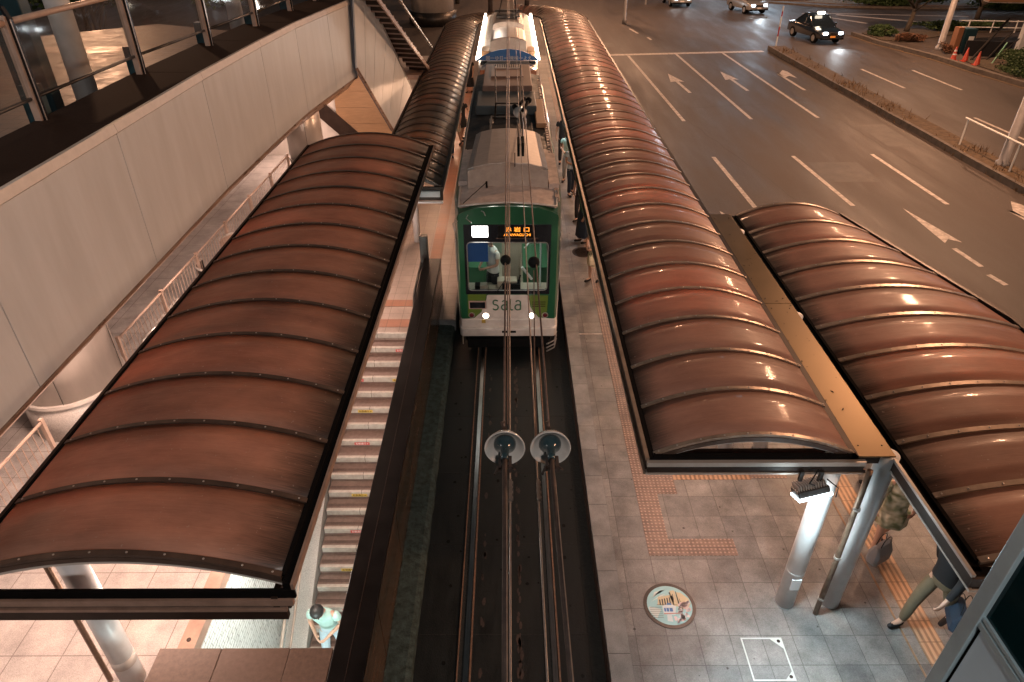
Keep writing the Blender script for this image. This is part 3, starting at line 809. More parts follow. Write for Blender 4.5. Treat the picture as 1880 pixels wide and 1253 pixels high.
# --- left platform canopy and right platform canopy, joined round the end of the track
def st_straight(cx, hw, y0, y1, n):
    return [((cx - hw, y0 + (y1 - y0) * i / n), (cx + hw, y0 + (y1 - y0) * i / n)) for i in range(n + 1)]
AC = Vector((0.18, 36.9))
def st_arc(a0, a1, n, r0, r1):
    out = []
    for i in range(n + 1):
        a = R(a0 + (a1 - a0) * i / n); u = Vector((math.cos(a), math.sin(a)))
        out.append((tuple(AC + u * r0), tuple(AC + u * r1)))
    return out
cp = thing('platform_canopy', 'long narrow arched brown canopy over the left platform, running up to the far bend', 'canopy', (-2.3, 25, 0))
st2 = st_straight(-2.345, .80, 14.75, 36.2, 32)
st2 = [((l[0] + 0.0, l[1]), (r[0], r[1])) for l, r in st2] + [tuple(reversed(s)) for s in st_arc(176, 92, 9, 1.75, 3.36)]
canopy_roof(cp, st2, 2.64, 0.28, M['polyfar'], 'ribdark', False, .045)
m = MB(); m.box((-1.545, 14.7, 2.52), (-1.50, 36.4, 2.69)); m.build('inner_beam', 'framedark', cp)
m = MB(); m.box((-1.498, 14.7, 2.60), (-1.47, 36.4, 2.64)); m.build('inner_trim', 'frametrim', cp)
m = MB(); m.box((-3.20, 14.7, 2.52), (-3.15, 36.4, 2.69)); m.build('outer_beam', 'framedark', cp)
m = MB(); m.box((-2.2, 14.66, 2.35), (-1.50, 14.72, 2.66)); m.build('end_beam', 'framedark', cp)
m = MB(); m.box((-2.2, 14.60, 2.45), (-1.56, 14.66, 2.58)); m.box((-2.2, 14.6, 2.30), (-1.5, 14.66, 2.34)); m.build('end_trim', 'colwhite', cp)
for y in (17, 22, 27, 32): column(-2.5, y, .09, PZ, 2.65, 'colwhite', cp, 16)

cr_ = thing('platform_canopy', 'long arched brown canopy over the right platform, next to the brass gutter strip', 'canopy', (2.7, 20, 0))
RP = 0.826
st3 = [((1.60, 5.67 + RP * i), (3.86, 5.67 + RP * i)) for i in range(38)] + [tuple(reversed(s)) for s in st_arc(3, 88, 11, 1.42, 3.68)][0:]
st3 = st3[:38] + [(b, a) if 0 else (a, b) for a, b in [(s[1], s[0]) for s in st3[38:]]]
canopy_roof(cr_, st3, 2.94, 0.29, M['poly'], 'rib', True, .05, thick_at=(14,))
m = MB(); m.box((1.545, 5.6, 2.80), (1.598, 36.5, 2.96)); m.build('inner_seal', 'seal', cr_)
m = MB(); m.box((1.50, 5.58, 2.93), (1.543, 36.5, 2.965)); m.box((1.50, 5.58, 2.72), (1.543, 36.5, 2.76)); m.build('inner_trim', 'rib', cr_)
m = MB(); m.box((1.52, 5.62, 2.762), (1.543, 36.5, 2.928)); m.build('inner_beam', 'framedark', cr_)
m = MB(); m.box((1.60, 5.60, 2.85), (3.86, 5.66, 2.97)); m.build('front_seal', 'seal', cr_)
m = MB(); m.box((1.52, 5.55, 2.86), (3.95, 5.598, 2.92)); m.box((1.52, 5.55, 2.74), (3.95, 5.598, 2.76)); m.build('front_trim', 'steel', cr_)
m = MB(); m.box((1.54, 5.565, 2.762), (3.95, 5.64, 2.858)); m.build('front_beam', 'framedark', cr_)
m = MB(); m.loft([[p + Vector((0, -.022, -.09)), p + Vector((0, -.022, -.025)), p + Vector((0, .02, -.025)), p + Vector((0, .02, -.09))] for p in arch_pts(*st3[0], 2.94, .29, 24)]); m.build('end_arch_trim', 'steel', cr_)
m = MB(); m.box((3.80, 5.60, 2.86), (3.87, 36.3, 2.97)); m.build('outer_beam', 'framedark', cr_)
m = MB()
for i in range(0, 38, 3): m.box((1.6, 5.67 + RP * i + .1, 2.80), (3.8, 5.67 + RP * i + .18, 2.86))
m.build('cross_beams', 'framedark', cr_)
m = MB(); m.tube([(4.02, 5.52, PZ), (4.02, 5.52, 1.2), (4.02, 5.55, 2.8)], .034, 10); pp = m.build('drain_pipe', 'pipe', cr_, smooth=True)
m = MB()
for z in (.55, 1.35, 2.2): m.lathe([(.042, 0), (.042, .03)], (4.02, 5.52, z), 12)
m.build('pipe_clamps', 'steel', pp)
for i in range(11):
    y = 5.70 + 3.03 * i
    c = column(3.67, y, .118, PZ, 2.86, 'colwhite', cr_)
    if i < 3: column(4.27, y, .118, PZ, 2.9, 'colwhite', cr_)
    if i == 0:
        m = MB(); m.lathe([(.1195, 0), (.1195, .012)], (3.67, y, .92), 28); m.box((3.60, y - .13, .66), (3.72, y - .115, .86)); m.build('inspection_cover', 'colwhite', c)

c3 = thing('bus_stop_canopy', 'separate brown arched canopy on the right beside the road, beyond the brass gutter strip', 'canopy', (5.8, 8, 0))
ys3 = [4.25 + RP * i for i in range(11)]
def xr(y): return 7.42 if y < 8.6 else 7.42 - (y - 8.6) * 0.24
st4 = [((4.45, y), (xr(y), y)) for y in ys3]
canopy_roof(c3, st4, 2.88, 0.25, M['poly'], 'rib', True, .07)
m = MB(); m.box((4.312, 4.15, 2.70), (4.44, 12.55, 2.86)); m.box((4.312, 4.065, 2.70), (7.4, 4.2, 2.86)); m.build('gutter_seal', 'seal', c3)
m = MB(); m.box((4.265, 4.05, 2.895), (4.30, 5.6, 2.93)); m.box((4.262, 4.02, 2.75), (4.30, 5.6, 2.775)); m.box((4.262, 4.0, 2.75), (7.4, 4.02, 2.775)); m.build('side_trim', 'steel', c3)
m = MB(); m.box((4.268, 4.05, 2.776), (4.31, 5.6, 2.894)); m.box((4.268, 4.03, 2.776), (7.4, 4.06, 2.894)); m.build('side_beam', 'framedark', c3)
m = MB(); m.loft([[Vector((xr(y) + .002, y, 2.72)), Vector((xr(y) + .002, y, 2.92)), Vector((xr(y) + .06, y, 2.92)), Vector((xr(y) + .06, y, 2.72))] for y in (4.1, 6, 8.6, 10.5, 12.55)]); m.build('outer_beam', 'framedark', c3)
for y in (5.7, 8.73, 11.76): column(6.7 if y < 11 else 6.2, y, .118, PZ, 2.86, 'colwhite', c3)
gs = thing('brass_gutter', 'flat brass coloured gutter cover strip between the two right hand canopies', 'gutter', (4.08, 9, 2.9))
m = MB(); m.box((3.875, 5.62, 2.925), (4.30, 8.99, 2.945)); m.box((3.875, 9.0, 2.925), (4.30, 12.45, 2.945)); m.build('cover_plate', 'brass', gs, bevel=.003)
m = MB(); m.box((3.9, 5.66, 2.80), (4.28, 12.4, 2.922)); m.build('gutter_box', 'framedark', gs)
m = MB()
for y in (5.8, 8.85, 9.15, 12.25):
    for x in (3.95, 4.22): m.lathe([(.010, 0), (.009, .005), (.003, .007)], (x, y, 2.945), 8)
m.build('screws', 'framedark', gs)
m = MB(); rnd = random.Random(8)
for k in range(34):
    x = rnd.uniform(3.9, 4.28); y = rnd.uniform(5.7, 12.3); a = rnd.uniform(0, PI); L_ = rnd.uniform(.012, .035)
    m.add([(x - L_ * math.cos(a), y - L_ * math.sin(a), 2.9465), (x + .3 * L_ * math.sin(a), y - .3 * L_ * math.cos(a), 2.949), (x + L_ * math.cos(a), y + L_ * math.sin(a), 2.9465), (x - .3 * L_ * math.sin(a), y + .3 * L_ * math.cos(a), 2.948)], [(0, 1, 2, 3)])
tag(m.build('fallen_leaves', 'soil', None), 'a few small dead leaves lying on the brass gutter strip', 'leaves', kind='stuff')

# ================================================================== STATION DECK (left)
deck = thing('station_deck', 'elevated pale panelled station deck wall with brown stone coping on the left', 'station deck', (-6, 10, 0))
WX = [(-5.5, -6.0), (-5.5, -3.2), (-5.5, 0.0), (-5.5, 3.2), (-5.5, 6.4), (-5.5, 9.6), (-5.5, 12.8), (-5.40, 15.9), (-5.27, 18.3), (-5.0, 20.6), (-4.76, 22.5)]
for i in range(len(WX) - 1):
    a = Vector((*WX[i], 0)); b = Vector((*WX[i + 1], 0)); d = (b - a).normalized(); n = Vector((-d.y, d.x, 0)); e = d * .008
    m = MB(); m.prism([a + e + Vector((0, 0, 3.35)), b - e + Vector((0, 0, 3.35)), b - e + Vector((0, 0, 5.36)), a + e + Vector((0, 0, 5.36))], n * .05)
    m.build('wall_panel', 'wallpanel', deck)
    m = MB(); m.prism([a + n * .02 + Vector((0, 0, 3.34)), b + n * .02 + Vector((0, 0, 3.34)), b + n * .02 + Vector((0, 0, 5.34)), a + n * .02 + Vector((0, 0, 5.34))], n * .2)
    m.build('wall_core', 'joint', deck)
    m = MB(); m.prism([a + e * .5 - n * .03 + Vector((0, 0, 5.38)), b - e * .5 - n * .03 + Vector((0, 0, 5.38)), b - e * .5 + n * .0 + Vector((0, 0, 5.5)), a + e * .5 + n * .0 + Vector((0, 0, 5.5))], n * .12)
    m.build('coping_face', 'copedge', deck)
    o = n * .06
    m = MB(); m.prism([a + e * .5 + o + Vector((0, 0, 5.40)), b - e * .5 + o + Vector((0, 0, 5.40)), b - e * .5 + o + Vector((0, 0, 5.504)), a + e * .5 + o + Vector((0, 0, 5.504))], n * 1.1)
    m.build('coping_stone', 'coping', deck)
    m = MB()
    m.prism([a + n * .01 + Vector((0, 0, 3.345)), a + n * .36 + Vector((0, 0, 2.95)), a + n * .9 + Vector((0, 0, 2.95)), a + n * .9 + Vector((0, 0, 3.345))], b - a)
    m.prism([a - n * .012 + Vector((0, 0, 3.30)), a - n * .012 + Vector((0, 0, 3.346)), a + n * .05 + Vector((0, 0, 3.346)), a + n * .05 + Vector((0, 0, 3.30))], b - a)
    m.build('fascia_trim', 'trimbrown', deck)
m = MB(); m.prism([(x - .9, y, 4.2) for x, y in WX] + [(-12, 25.5, 4.2), (-15.5, 22.5, 4.2), (-15.5, -6, 4.2)], (0, 0, .2)); m.build('deck_floor', 'deckfloor', deck)
m = MB(); m.prism([(x - .9, y, 2.96) for x, y in WX] + [(-12, 25.5, 2.96), (-15.5, 22.5, 2.96), (-15.5, -6, 2.96)], (0, 0, .4)); m.build('deck_soffit', 'trimbrown', deck)
m = MB(); m.box((-15.4, 20.5, 4.398), (-11.0, 21.4, 4.404)); m.build('tactile_paving', 'platred', deck)
c = column(-9.25, 15.5, .24, 4.4, 9.5, 'colwhite', deck)
c = column(-8.2, 22.5, .22, 4.4, 9.5, 'colwhite', deck)

gr = thing('glass_railing', 'glass railing with bronze posts standing on the brown coping at top left', 'railing', (-6.5, 12, 5.5))
PO = [(-6.6, 6.9), (-6.6, 9.8), (-6.50, 12.7), (-6.27, 15.35), (-6.05, 17.8), (-5.90, 20.3), (-5.7, 22.3)]
for i, (x, y) in enumerate(PO):
    m = MB(); m.box((x - .055, y - .075, 5.5), (x + .045, y + .075, 6.84)); p = m.build('post', 'railpaint', gr, bevel=.006)
    m = MB(); m.prism([(x + .047, y - .035, 5.5), (x + .085, y - .035, 5.5), (x + .085, y - .035, 6.80), (x + .03, y - .035, 6.95), (x - .10, y - .035, 7.02), (x - .10, y - .035, 6.97), (x + .01, y - .035, 6.90), (x + .047, y - .035, 6.78)], (0, .07, 0)); m.build('post_front', 'tramblack', p)
    m = MB(); m.box((x + .0855, y - .037, 5.5), (x + .092, y - .024, 6.80)); m.build('post_edge', 'steel', p)
    m = MB(); m.box((x - .34, y + .25, 4.4), (x - .12, y + .45, 5.9)); m.build('bracket', 'teal', p)
for i in range(len(PO) - 1):
    a = Vector((*PO[i], 0)); b = Vector((*PO[i + 1], 0)); d = (b - a).normalized()
    m = MB(); m.tube([a + d * .08 + Vector((0, 0, 6.76)), b - d * .08 + Vector((0, 0, 6.76))], .042, 10); m.build('top_rail', 'railpaint', gr, smooth=True)
    m = MB(); m.tube([a + d * .08 + Vector((0, 0, 5.80)), b - d * .08 + Vector((0, 0, 5.80))], .025, 8); m.build('bottom_rail', 'darksteel', gr, smooth=True)
    n = Vector((-d.y, d.x, 0)) * .006
    m = MB(); m.prism([a + d * .09 + Vector((0, 0, 5.815)), b - d * .09 + Vector((0, 0, 5.815)), b - d * .09 + Vector((0, 0, 6.73)), a + d * .09 + Vector((0, 0, 6.73))], n); m.build('glass_pane', 'railglass', gr)
for k, (x, y, wd, lb) in enumerate(((-8.95, 13.5, .62, 'broad dark teal pillar on the deck behind the glass railing, nearest the left edge'), (-9.2, 10.5, .5, 'dark teal pillar on the deck at the far left edge of the picture'))):
    m = MB(); m.box((x - wd / 2, y - .15, 4.4), (x + wd / 2, y + .15, 7.4)); t = tag(m.build('sign_pillar', 'teal', None, bevel=.02), lb, 'pillar')

# stair flank and brushed soffit at the far end of the wall
fl = thing('stair_flank', 'pale metal clad stair flank with brown brushed underside beyond the panelled wall', 'stair', (-4.2, 21, 0))
V = lambda *a: Vector(a)
FA, FB, FC, FD = V(-4.66, 22.05, 3.68), V(-4.07, 24.10, 1.17), V(-3.55, 26.0, 2.11), V(-4.28, 23.4, 5.39)
FT = V(-4.70, 21.95, 6.4)
fd = V(.27, .96, 0).normalized(); fnrm = V(fd.y, -fd.x, 0)
# flank parallel to the stair: vertical sheets following its slope
bot0, bot1 = FA, FA + (FB - FA) * 1.5
top0, top1 = FD + (FD - FC) * .34, FC + (FC - FD) * .25
for i in range(7):
    t0, t1 = i / 7 + .002, (i + 1) / 7 - .002
    m = MB(); m.prism([bot0.lerp(bot1, t0), bot0.lerp(bot1, t1), top0.lerp(top1, t1), top0.lerp(top1, t0)], fnrm * -.05)
    m.build('clad_panel', 'wallpanel', fl)
m = MB(); m.prism([bot0 + fnrm * -.052, bot1 + fnrm * -.052, top1 + fnrm * -.052, top0 + fnrm * -.052], fnrm * -.05); m.build('core', 'joint', fl)
m = MB(); m.tube([bot0 + V(0, 0, -.02), bot1 + V(0, 0, -.02)], .05, 6); m.build('edge_strip', 'trimbrown', fl)
m = MB(); m.tube([top0, top1], .035, 6); m.build('top_strip', 'acside', fl)
bw = thing('brushed_wall', 'brown brushed metal wall with fine horizontal joints below the stair flank', 'wall', (-5.2, 24.2, PZ))
for k in range(7):
    m = MB(); m.box((-6.0, 24.15, .3 + .55 * k), (-4.13, 24.2, .3 + .55 * k + .543)); m.build('panel', 'brushed', bw)
m = MB(); m.prism([V(-6.89, 24.12, 1.90), V(-6.39, 24.12, 2.12), V(-5.0, 24.12, .80), V(-5.6, 24.12, .65)], (0, .02, 0)); m.build('dark_beam', 'framedark', bw)
pw = MB(); pw.box((-12, 24.25, PZ), (-5.9, 24.35, 3)); tag(pw.build('tiled_wall', 'copedge', None), 'pale pinkish wall lit from above at the far end under the deck', 'wall')

# open stair going down behind the flank
os_ = thing('metal_staircase', 'open stair with metal handrails going down behind the pale stair flank at the top', 'stair', (-4, 25, 0))
S0 = V(-4.85, 22.4, 5.9); dS = V(.27, .96, 0).normalized(); nS = V(dS.y, -dS.x, 0)
for k in range(17):
    p = S0 + dS * (.27 * k) + V(0, 0, -.20 * k)
    m = MB(); m.prism([p, p + nS * .80, p + nS * .80 + V(0, 0, -.05), p + V(0, 0, -.05)], dS * .25); m.build('tread', 'parapetside' if 0 else 'stairlight', os_); m = MB(); m.prism([p + dS * .252, p + nS * .80 + dS * .252, p + nS * .80 + dS * .252 + V(0, 0, -.20), p + dS * .252 + V(0, 0, -.20)], dS * .016); m.build('riser', 'framedark', os_)
m = MB(); E_ = S0 + dS * 4.59 + V(0, 0, -.20 * 17)
m.prism([S0 + nS * .80 + V(0, 0, .06), S0 + nS * .80 + V(0, 0, -.10), E_ + nS * .80 + V(0, 0, -.10), E_ + nS * .80 + V(0, 0, .06)], nS * .05); m.build('stringer', 'frametrim', os_)
m = MB(); m.tube([S0 + nS * .82 + V(0, 0, .95), E_ + nS * .82 + V(0, 0, .95)], .045, 8); m.build('handrail', 'steel', os_, smooth=True)
for q in range(4):
    m = MB(); m.tube([S0 + nS * (.02 + .0 * q) + V(0, 0, .25 + .25 * q), E_ + nS * .02 + V(0, 0, .25 + .25 * q)], .018, 6); m.build('side_rail', 'darksteel', os_)
for q in range(5):
    p = S0 + (E_ - S0) * (q / 4); m = MB(); m.tube([p + V(0, 0, -.1), p + V(0, 0, 1.02)], .022, 6); m.build('baluster', 'darksteel', os_)
m = MB(); m.box((-4.0, 25.6, 2.55), (-3.15, 26.9, 2.7)); m.build('landing', 'frametrim', os_)

# things under the deck
def steel_column(x, y, r, lb, zt=3.0):
    t = thing('clad_column', lb, 'column', (x, y, PZ), None)
    m = MB(); m.lathe([(r, 0), (r, zt - 1.02)], (x, y, 1.02), 40); m.build('steel_cladding', 'steel', t, smooth=True)
    m = MB(); m.lathe([(r + .05, 0), (r + .05, .06)], (x, y, .955), 40); m.build('base_ring', 'copedge', t)
    m = MB(); m.lathe([(r + .01, 0), (r + .01, .70)], (x, y, PZ), 40); m.build('granite_base', 'granite', t, smooth=True)
    m = MB()
    for a in (200, 290, 20, 110):
        m.tube([(x + (r + .002) * math.cos(R(a)), y + (r + .002) * math.sin(R(a)), PZ), (x + (r + .002) * math.cos(R(a)), y + (r + .002) * math.sin(R(a)), zt)], .006, 4)
    m.build('panel_joint', 'darksteel', t)
steel_column(-7.75, 9.75, .82, 'thick stainless clad column with a granite base under the near part of the deck')
steel_column(-6.55, 21.9, .55, 'slimmer steel clad column at the far end of the fence under the deck')
fe = thing('bar_fence', 'long metal fence of thin vertical bars under the deck beside the left canopy', 'fence', (-7.2, 12, PZ))
def fx(y): return -7.32 + 0.028 * (y - 7)
segs = [(4.6, 8.2), (10.55, 12.3), (12.3, 14.05), (14.05, 15.8), (15.8, 17.55), (17.55, 19.3), (19.3, 21.0)]
for a, b in segs:
    m = MB(); m.tube([(fx(a), a, 1.3), (fx(b), b, 1.3)], .024, 8); m.build('top_rail', 'railpaint', fe, smooth=True)
    m = MB(); m.tube([(fx(a), a, .36), (fx(b), b, .36)], .014, 6); m.build('bottom_rail', 'railpaint', fe)
    m = MB(); n = int((b - a) / .13)
    for k in range(1, n): y = a + (b - a) * k / n; m.tube([(fx(y), y, .36), (fx(y), y, 1.29)], .0075, 5)
    o = m.build('bars', 'railpaint', fe)
    for y in ((a, b) if b in (8.2, 21.0) else (a,)):
        m = MB(); m.box((fx(y) - .03, y - .03, PZ), (fx(y) + .03, y + .03, 1.36)); m.build('post', 'railpaint', fe)
m = MB(); m.box((-7.35, 12.05, .62), (-6.6, 13.1, .72)); tb_ = thing('stone_bench', 'flat pinkish slab bench in front of the bar fence', 'bench', (-7, 12.5, PZ))
m.build('seat', 'copedge', tb_, bevel=.015); m = MB(); m.box((-7.25, 12.15, PZ), (-6.7, 13.0, .62)); m.build('base', 'granite', tb_)
t = thing('hoop_barrier', 'bent steel tube hoop barrier just before the slab bench', 'barrier', (-6.9, 11.3, PZ))
m = MB(); m.tube([(-7.05, 10.95, PZ), (-7.05, 10.95, .92), (-7.03, 11.0, 1.0), (-6.98, 11.06, 1.03), (-6.9, 11.75, 1.03), (-6.89, 11.83, .98), (-6.88, 11.85, .9), (-6.88, 11.85, PZ)], .05, 10); m.build('tube', 'steel', t, smooth=True)
for k, (x, y, mt, lb, up) in enumerate(((-6.85, 14.2, 'steel', 'curved steel seat screen by the fence, dark inside, nearer the slab bench', -1), (-6.75, 15.5, 'railpaint', 'curved slatted steel screen by the fence, beyond the dark one', 1))):
    t = thing('curved_screen', lb, 'screen', (x, y, PZ))
    for r_, nm, mm, z0, z1 in ((.40, 'shell', 'darksteel' if k == 0 else 'railpaint', PZ, 1.0), (.415, 'rim', 'copedge', 1.0, 1.04)):
        m = MB(); rings = []
        for q in range(15):
            a = R(150 + 18 * q) if up < 0 else R(-30 + 16 * q)
            u = V(math.cos(a), math.sin(a), 0)
            rings.append([V(x, y, z0) + u * r_, V(x, y, z1) + u * r_, V(x, y, z1) + u * (r_ - .03), V(x, y, z0) + u * (r_ - .03)])
        m.loft(rings); m.build(nm, mm, t)

# ================================================================== STAIRWELL
NS = 26
stair = thing('underpass_stairs', 'stairs with dark red treads and pale nosings going down to the underpass on the left', 'stairs', (-2.8, 9, 0))
for k in range(NS):
    y = 12.37 - .30 * k; z = PZ - .17 * k
    if k:
        m = MB(); m.box((-3.5, y, z - .3), (-2.0, y + .30, z - .001)); m.build('tread', 'stair', stair)
        m = MB()
        for q in (.10, .125, .15): m.box((-3.48, y + q, z - .002), (-2.01, y + q + .008, z + .0015))
        if k > 8: m.build('grip_lines', 'framedark', stair)
    m = MB(); m.box((-3.49, y - .012, z - .115), (-2.01, y + .055, z + .003)); ns = m.build('nosing', 'nosing', stair, bevel=.006)
    m = MB(); m.box((-2.86, y - .0135, z - .115), (-2.853, y + .07, z + .0045)); m.build('joint_line', 'framedark', ns)
    if k in (1, 3, 5, 7, 10, 12, 14, 16, 18, 20):
        j = {1: 0, 3: 0, 5: 1, 7: 0, 10: 1, 12: 0, 14: 1, 16: 0, 18: 1, 20: 1}[k]
        xs = {1: (-2.28, -3.36), 3: (-3.2, -2.3), 5: (-2.95, -2.1), 7: (-2.95,), 10: (-2.9,), 12: (-2.85,), 14: (-2.95,), 16: (-2.85,), 18: (-2.8,), 20: (-2.6,)}[k]
        for qi, x in enumerate(xs):
            jj = j if qi == 0 else 1 - j
            m = MB(); m.box((x - .15, y - .018, z - .10), (x + .15, y - .0135, z - .035)); st = m.build('sign_sticker', 'stickeryel' if jj else 'stickerred', ns)
            text_mesh('sticker_text', '右側通行→', .052, 'black' if jj else 'white', Matrix.Translation((x, y - .0195, z - .068)) @ FRONT, ns, .0006)
sw = thing('stairwell_walls', 'white tiled stairwell side wall with a slanting curb and brown handrail left of the stairs', 'stairwell', (-3.7, 8, 0))
m = MB(); m.box((-4.02, 3.0, -5), (-3.9, 12.37, PZ)); m.build('tiled_wall', 'walltile', sw)
m = MB(); m.prism([(-3.898, 12.37, PZ + .12), (-3.898, 12.37, -.3), (-3.898, 3.4, -5.3), (-3.898, 3.4, -4.83 + .15)], (.38, 0, 0)); m.build('sloped_curb', 'mossy' if 0 else 'granite', sw)
m = MB(); m.box((-2.0, 3.0, -5), (-1.60, 14.0, PZ)); m.build('right_wall', 'walltile', sw)
m = MB(); m.box((-3.9, 2.9, -5), (-2.0, 3.0, .9)); m.box((-3.9, 2.9, -5), (-2.0, 5.0, -4.9)); m.build('end_wall', 'walltile', sw)
m = MB(); m.tube([(-3.74, 12.4, 1.1), (-3.74, 12.1, 1.05), (-3.74, 3.6, -3.77)], .026, 8); m.tube([(-3.66, 12.1, .75), (-3.66, 3.6, -4.05)], .02, 8); m.build('handrail', 'railpaint', sw, smooth=True)
m = MB(); m.box((-4.10, 4.42, PZ), (-3.895, 12.3, .42)); m.build('opening_kerb', 'frametrim', sw)
m = MB()
for y in [4.7 + .36 * k for k in range(20)]: m.lathe([(.028, 0), (.028, .008)], (-4.0, y, .42), 12)
m.build('kerb_bolts', 'framedark', sw)
par = thing('track_parapet', 'dark bronze parapet wall between the underpass stairs and the tram track', 'parapet', (-1.75, 9, PZ))
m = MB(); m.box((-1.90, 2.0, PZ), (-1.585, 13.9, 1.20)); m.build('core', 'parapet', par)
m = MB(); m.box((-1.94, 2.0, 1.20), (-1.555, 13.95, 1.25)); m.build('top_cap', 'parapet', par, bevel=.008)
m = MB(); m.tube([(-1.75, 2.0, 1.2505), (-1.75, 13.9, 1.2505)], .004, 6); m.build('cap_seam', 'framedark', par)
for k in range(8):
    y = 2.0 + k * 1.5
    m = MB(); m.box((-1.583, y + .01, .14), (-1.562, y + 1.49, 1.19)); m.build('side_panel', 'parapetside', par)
ep = MB(); ep.box((-2.02, 13.95, PZ), (-1.84, 14.1, 1.78)); tag(ep.build('end_post', 'darksteel', None, bevel=.01), 'dark square steel post at the far end of the bronze parapet', 'post')
t = MB(); t.tube([(-1.99, 12.3, PZ), (-1.99, 12.3, 1.0), (-1.99, 12.4, 1.14), (-1.99, 12.6, 1.2), (-1.99, 13.8, 1.2)], .03, 8); tag(t.build('stair_handrail', 'darksteel', None, smooth=True), 'short curved dark handrail at the head of the underpass stairs', 'handrail')
cap = thing('stairwell_cap_wall', 'low brown stone capped wall closing the near end of the stairwell', 'wall', (-2.8, 3.5, PZ))
for x0, x1 in ((-3.85, -3.17), (-3.165, -2.42), (-2.415, -1.95)):
    m = MB(); m.box((x0, 2.4, 1.14), (x1, 4.42, 1.25)); m.build('cap_stone', 'capbrown', cap, bevel=.006)
m = MB(); m.box((-3.82, 2.4, PZ), (-1.945, 4.38, 1.138)); m.build('wall_body', 'capbrown', cap)

# lift tower, bottom right
lt = thing('lift_tower', 'corner of a lift tower with teal glass and white panel coloured by cold light at the bottom right', 'lift tower', (3.2, 1.5, PZ))
m = MB(); m.box((3.20, 2.83, PZ), (3.30, 2.95, 6.2)); m.build('corner_post', 'liftframe', lt, bevel=.006)
m = MB(); m.box((3.225, -1.5, PZ), (3.26, 2.80, 3.98)); m.build('wall_panel', 'panelcoldlit', lt)
m = MB(); m.box((3.21, -1.5, 3.98), (3.27, 2.83, 4.03)); m.box((3.215, -1.5, 4.05), (3.265, 2.83, 4.08)); m.build('mullion', 'liftframe', lt)
m = MB(); m.box((3.235, -1.5, 4.08), (3.245, 2.83, 6.2)); m.build('glass_pane', 'tealglass', lt)
m = MB(); m.box((3.31, 2.86, 4.0), (6, 2.88, 6.2)); m.build('glass_pane', 'tealglass', lt)
m = MB(); m.box((3.31, 2.86, PZ), (6, 2.90, 3.98)); m.build('wall_panel', 'panelcoldlit', lt)
m = MB(); m.box((3.235, 2.802, PZ), (3.25, 2.829, 4.0)); m.build('joint', 'seal', lt)
m = MB(); m.box((3.3, -1.5, 3.9), (6, 2.85, 4.0)); m.box((4.4, .8, 4.0), (5.0, 1.4, 6.2)); m.build('inner_structure', 'teal', lt)

# ================================================================== TRACK THINGS
ft = thing('floodlight', 'lit white floodlight clamped under the front edge of the right canopy', 'floodlight', (3.42, 5.5, 2.6))
FR = Matrix.Rotation(R(-24), 3, 'X') @ Matrix.Rotation(R(-14), 3, 'Y')
fp = (3.40, 5.48, 2.55)
m = MB(); m.box((3.22, 5.40, 2.52), (3.58, 5.62, 2.60), FR, fp); m.build('housing', 'darksteel', ft, bevel=.01)
m = MB()
for k in range(12): m.box((3.24 + k * .028, 5.42, 2.60), (3.25 + k * .028, 5.60, 2.66), FR, fp)
m.build('cooling_fins', 'steel', ft)
m = MB(); m.box((3.21, 5.385, 2.495), (3.59, 5.62, 2.52), FR, fp); m.build('lens', 'lampcold', ft)
m = MB(); m.box((3.24, 5.52, 2.66), (3.28, 5.56, 2.80)); m.box((3.46, 5.52, 2.64), (3.50, 5.56, 2.80)); m.build('bracket', 'darksteel', ft)
m = MB(); m.tube([(3.3, 5.5, 2.86), (3.36, 5.42, 2.95), (3.30, 5.4, 2.75), (3.40, 5.46, 2.66)], .008, 6); m.tube([(3.5, 5.44, 2.78), (3.62, 5.38, 2.70), (3.63, 5.38, 2.56)], .007, 6); m.build('cable', 'black', ft)

# paving covers
ring = thing('picture_manhole', 'round manhole cover with a coloured picture of a building and tram in the paving', 'manhole', (2.12, 5.64, PZ))
cx, cy = 2.12, 5.645
m = MB(); m.lathe([(.345, 0), (.345, .008), (.30, .010), (.30, .0)], (cx, cy, PZ), 48); m.build('rim', 'darksteel', ring)
def disc(r, z, n=48): return [(cx + r * math.cos(2 * PI * k / n), cy + r * math.sin(2 * PI * k / n), z) for k in range(n)]
m = MB(); m.add(disc(.298, PZ + .0105), [tuple(range(48))]); m.build('picture_ground', cm('mh_cyan', (.30, .55, .58)), ring)
def art(polys, c, z, name='picture'):
    m = MB()
    for p in polys:
        a = [(cx + x, cy + y, PZ + z) for x, y in p]
        ar = sum(a[i][0] * a[(i + 1) % len(a)][1] - a[(i + 1) % len(a)][0] * a[i][1] for i in range(len(a)))
        if ar < 0: a.reverse()
        m.add(a, [tuple(range(len(a)))])
    return m.build(name, cm('mh_' + name, c), ring)
art([[(-.2, .12), (-.17, .20), (-.02, .24), (.05, .26), (-.1, .22)], [(-.24, .05), (-.1, .15), (-.02, .17), (-.15, .1)], [(-.29, -.04), (-.27, -.02), (-.12, -.06), (-.2, -.2), (-.26, -.13)]], (.60, .66, .62), .0112, 'cloud')
art([[(-.16, .0), (-.13, .13), (-.10, .13), (.03, .155), (.07, .14), (.06, -.02)], [(.03, .14), (.04, .22), (.10, .23), (.11, .20), (.12, -.02), (.055, -.02)], [(.11, -.03), (.12, .20), (.18, .19), (.27, .10), (.285, .02), (.22, -.08)]], (.55, .47, .30), .0118, 'building')
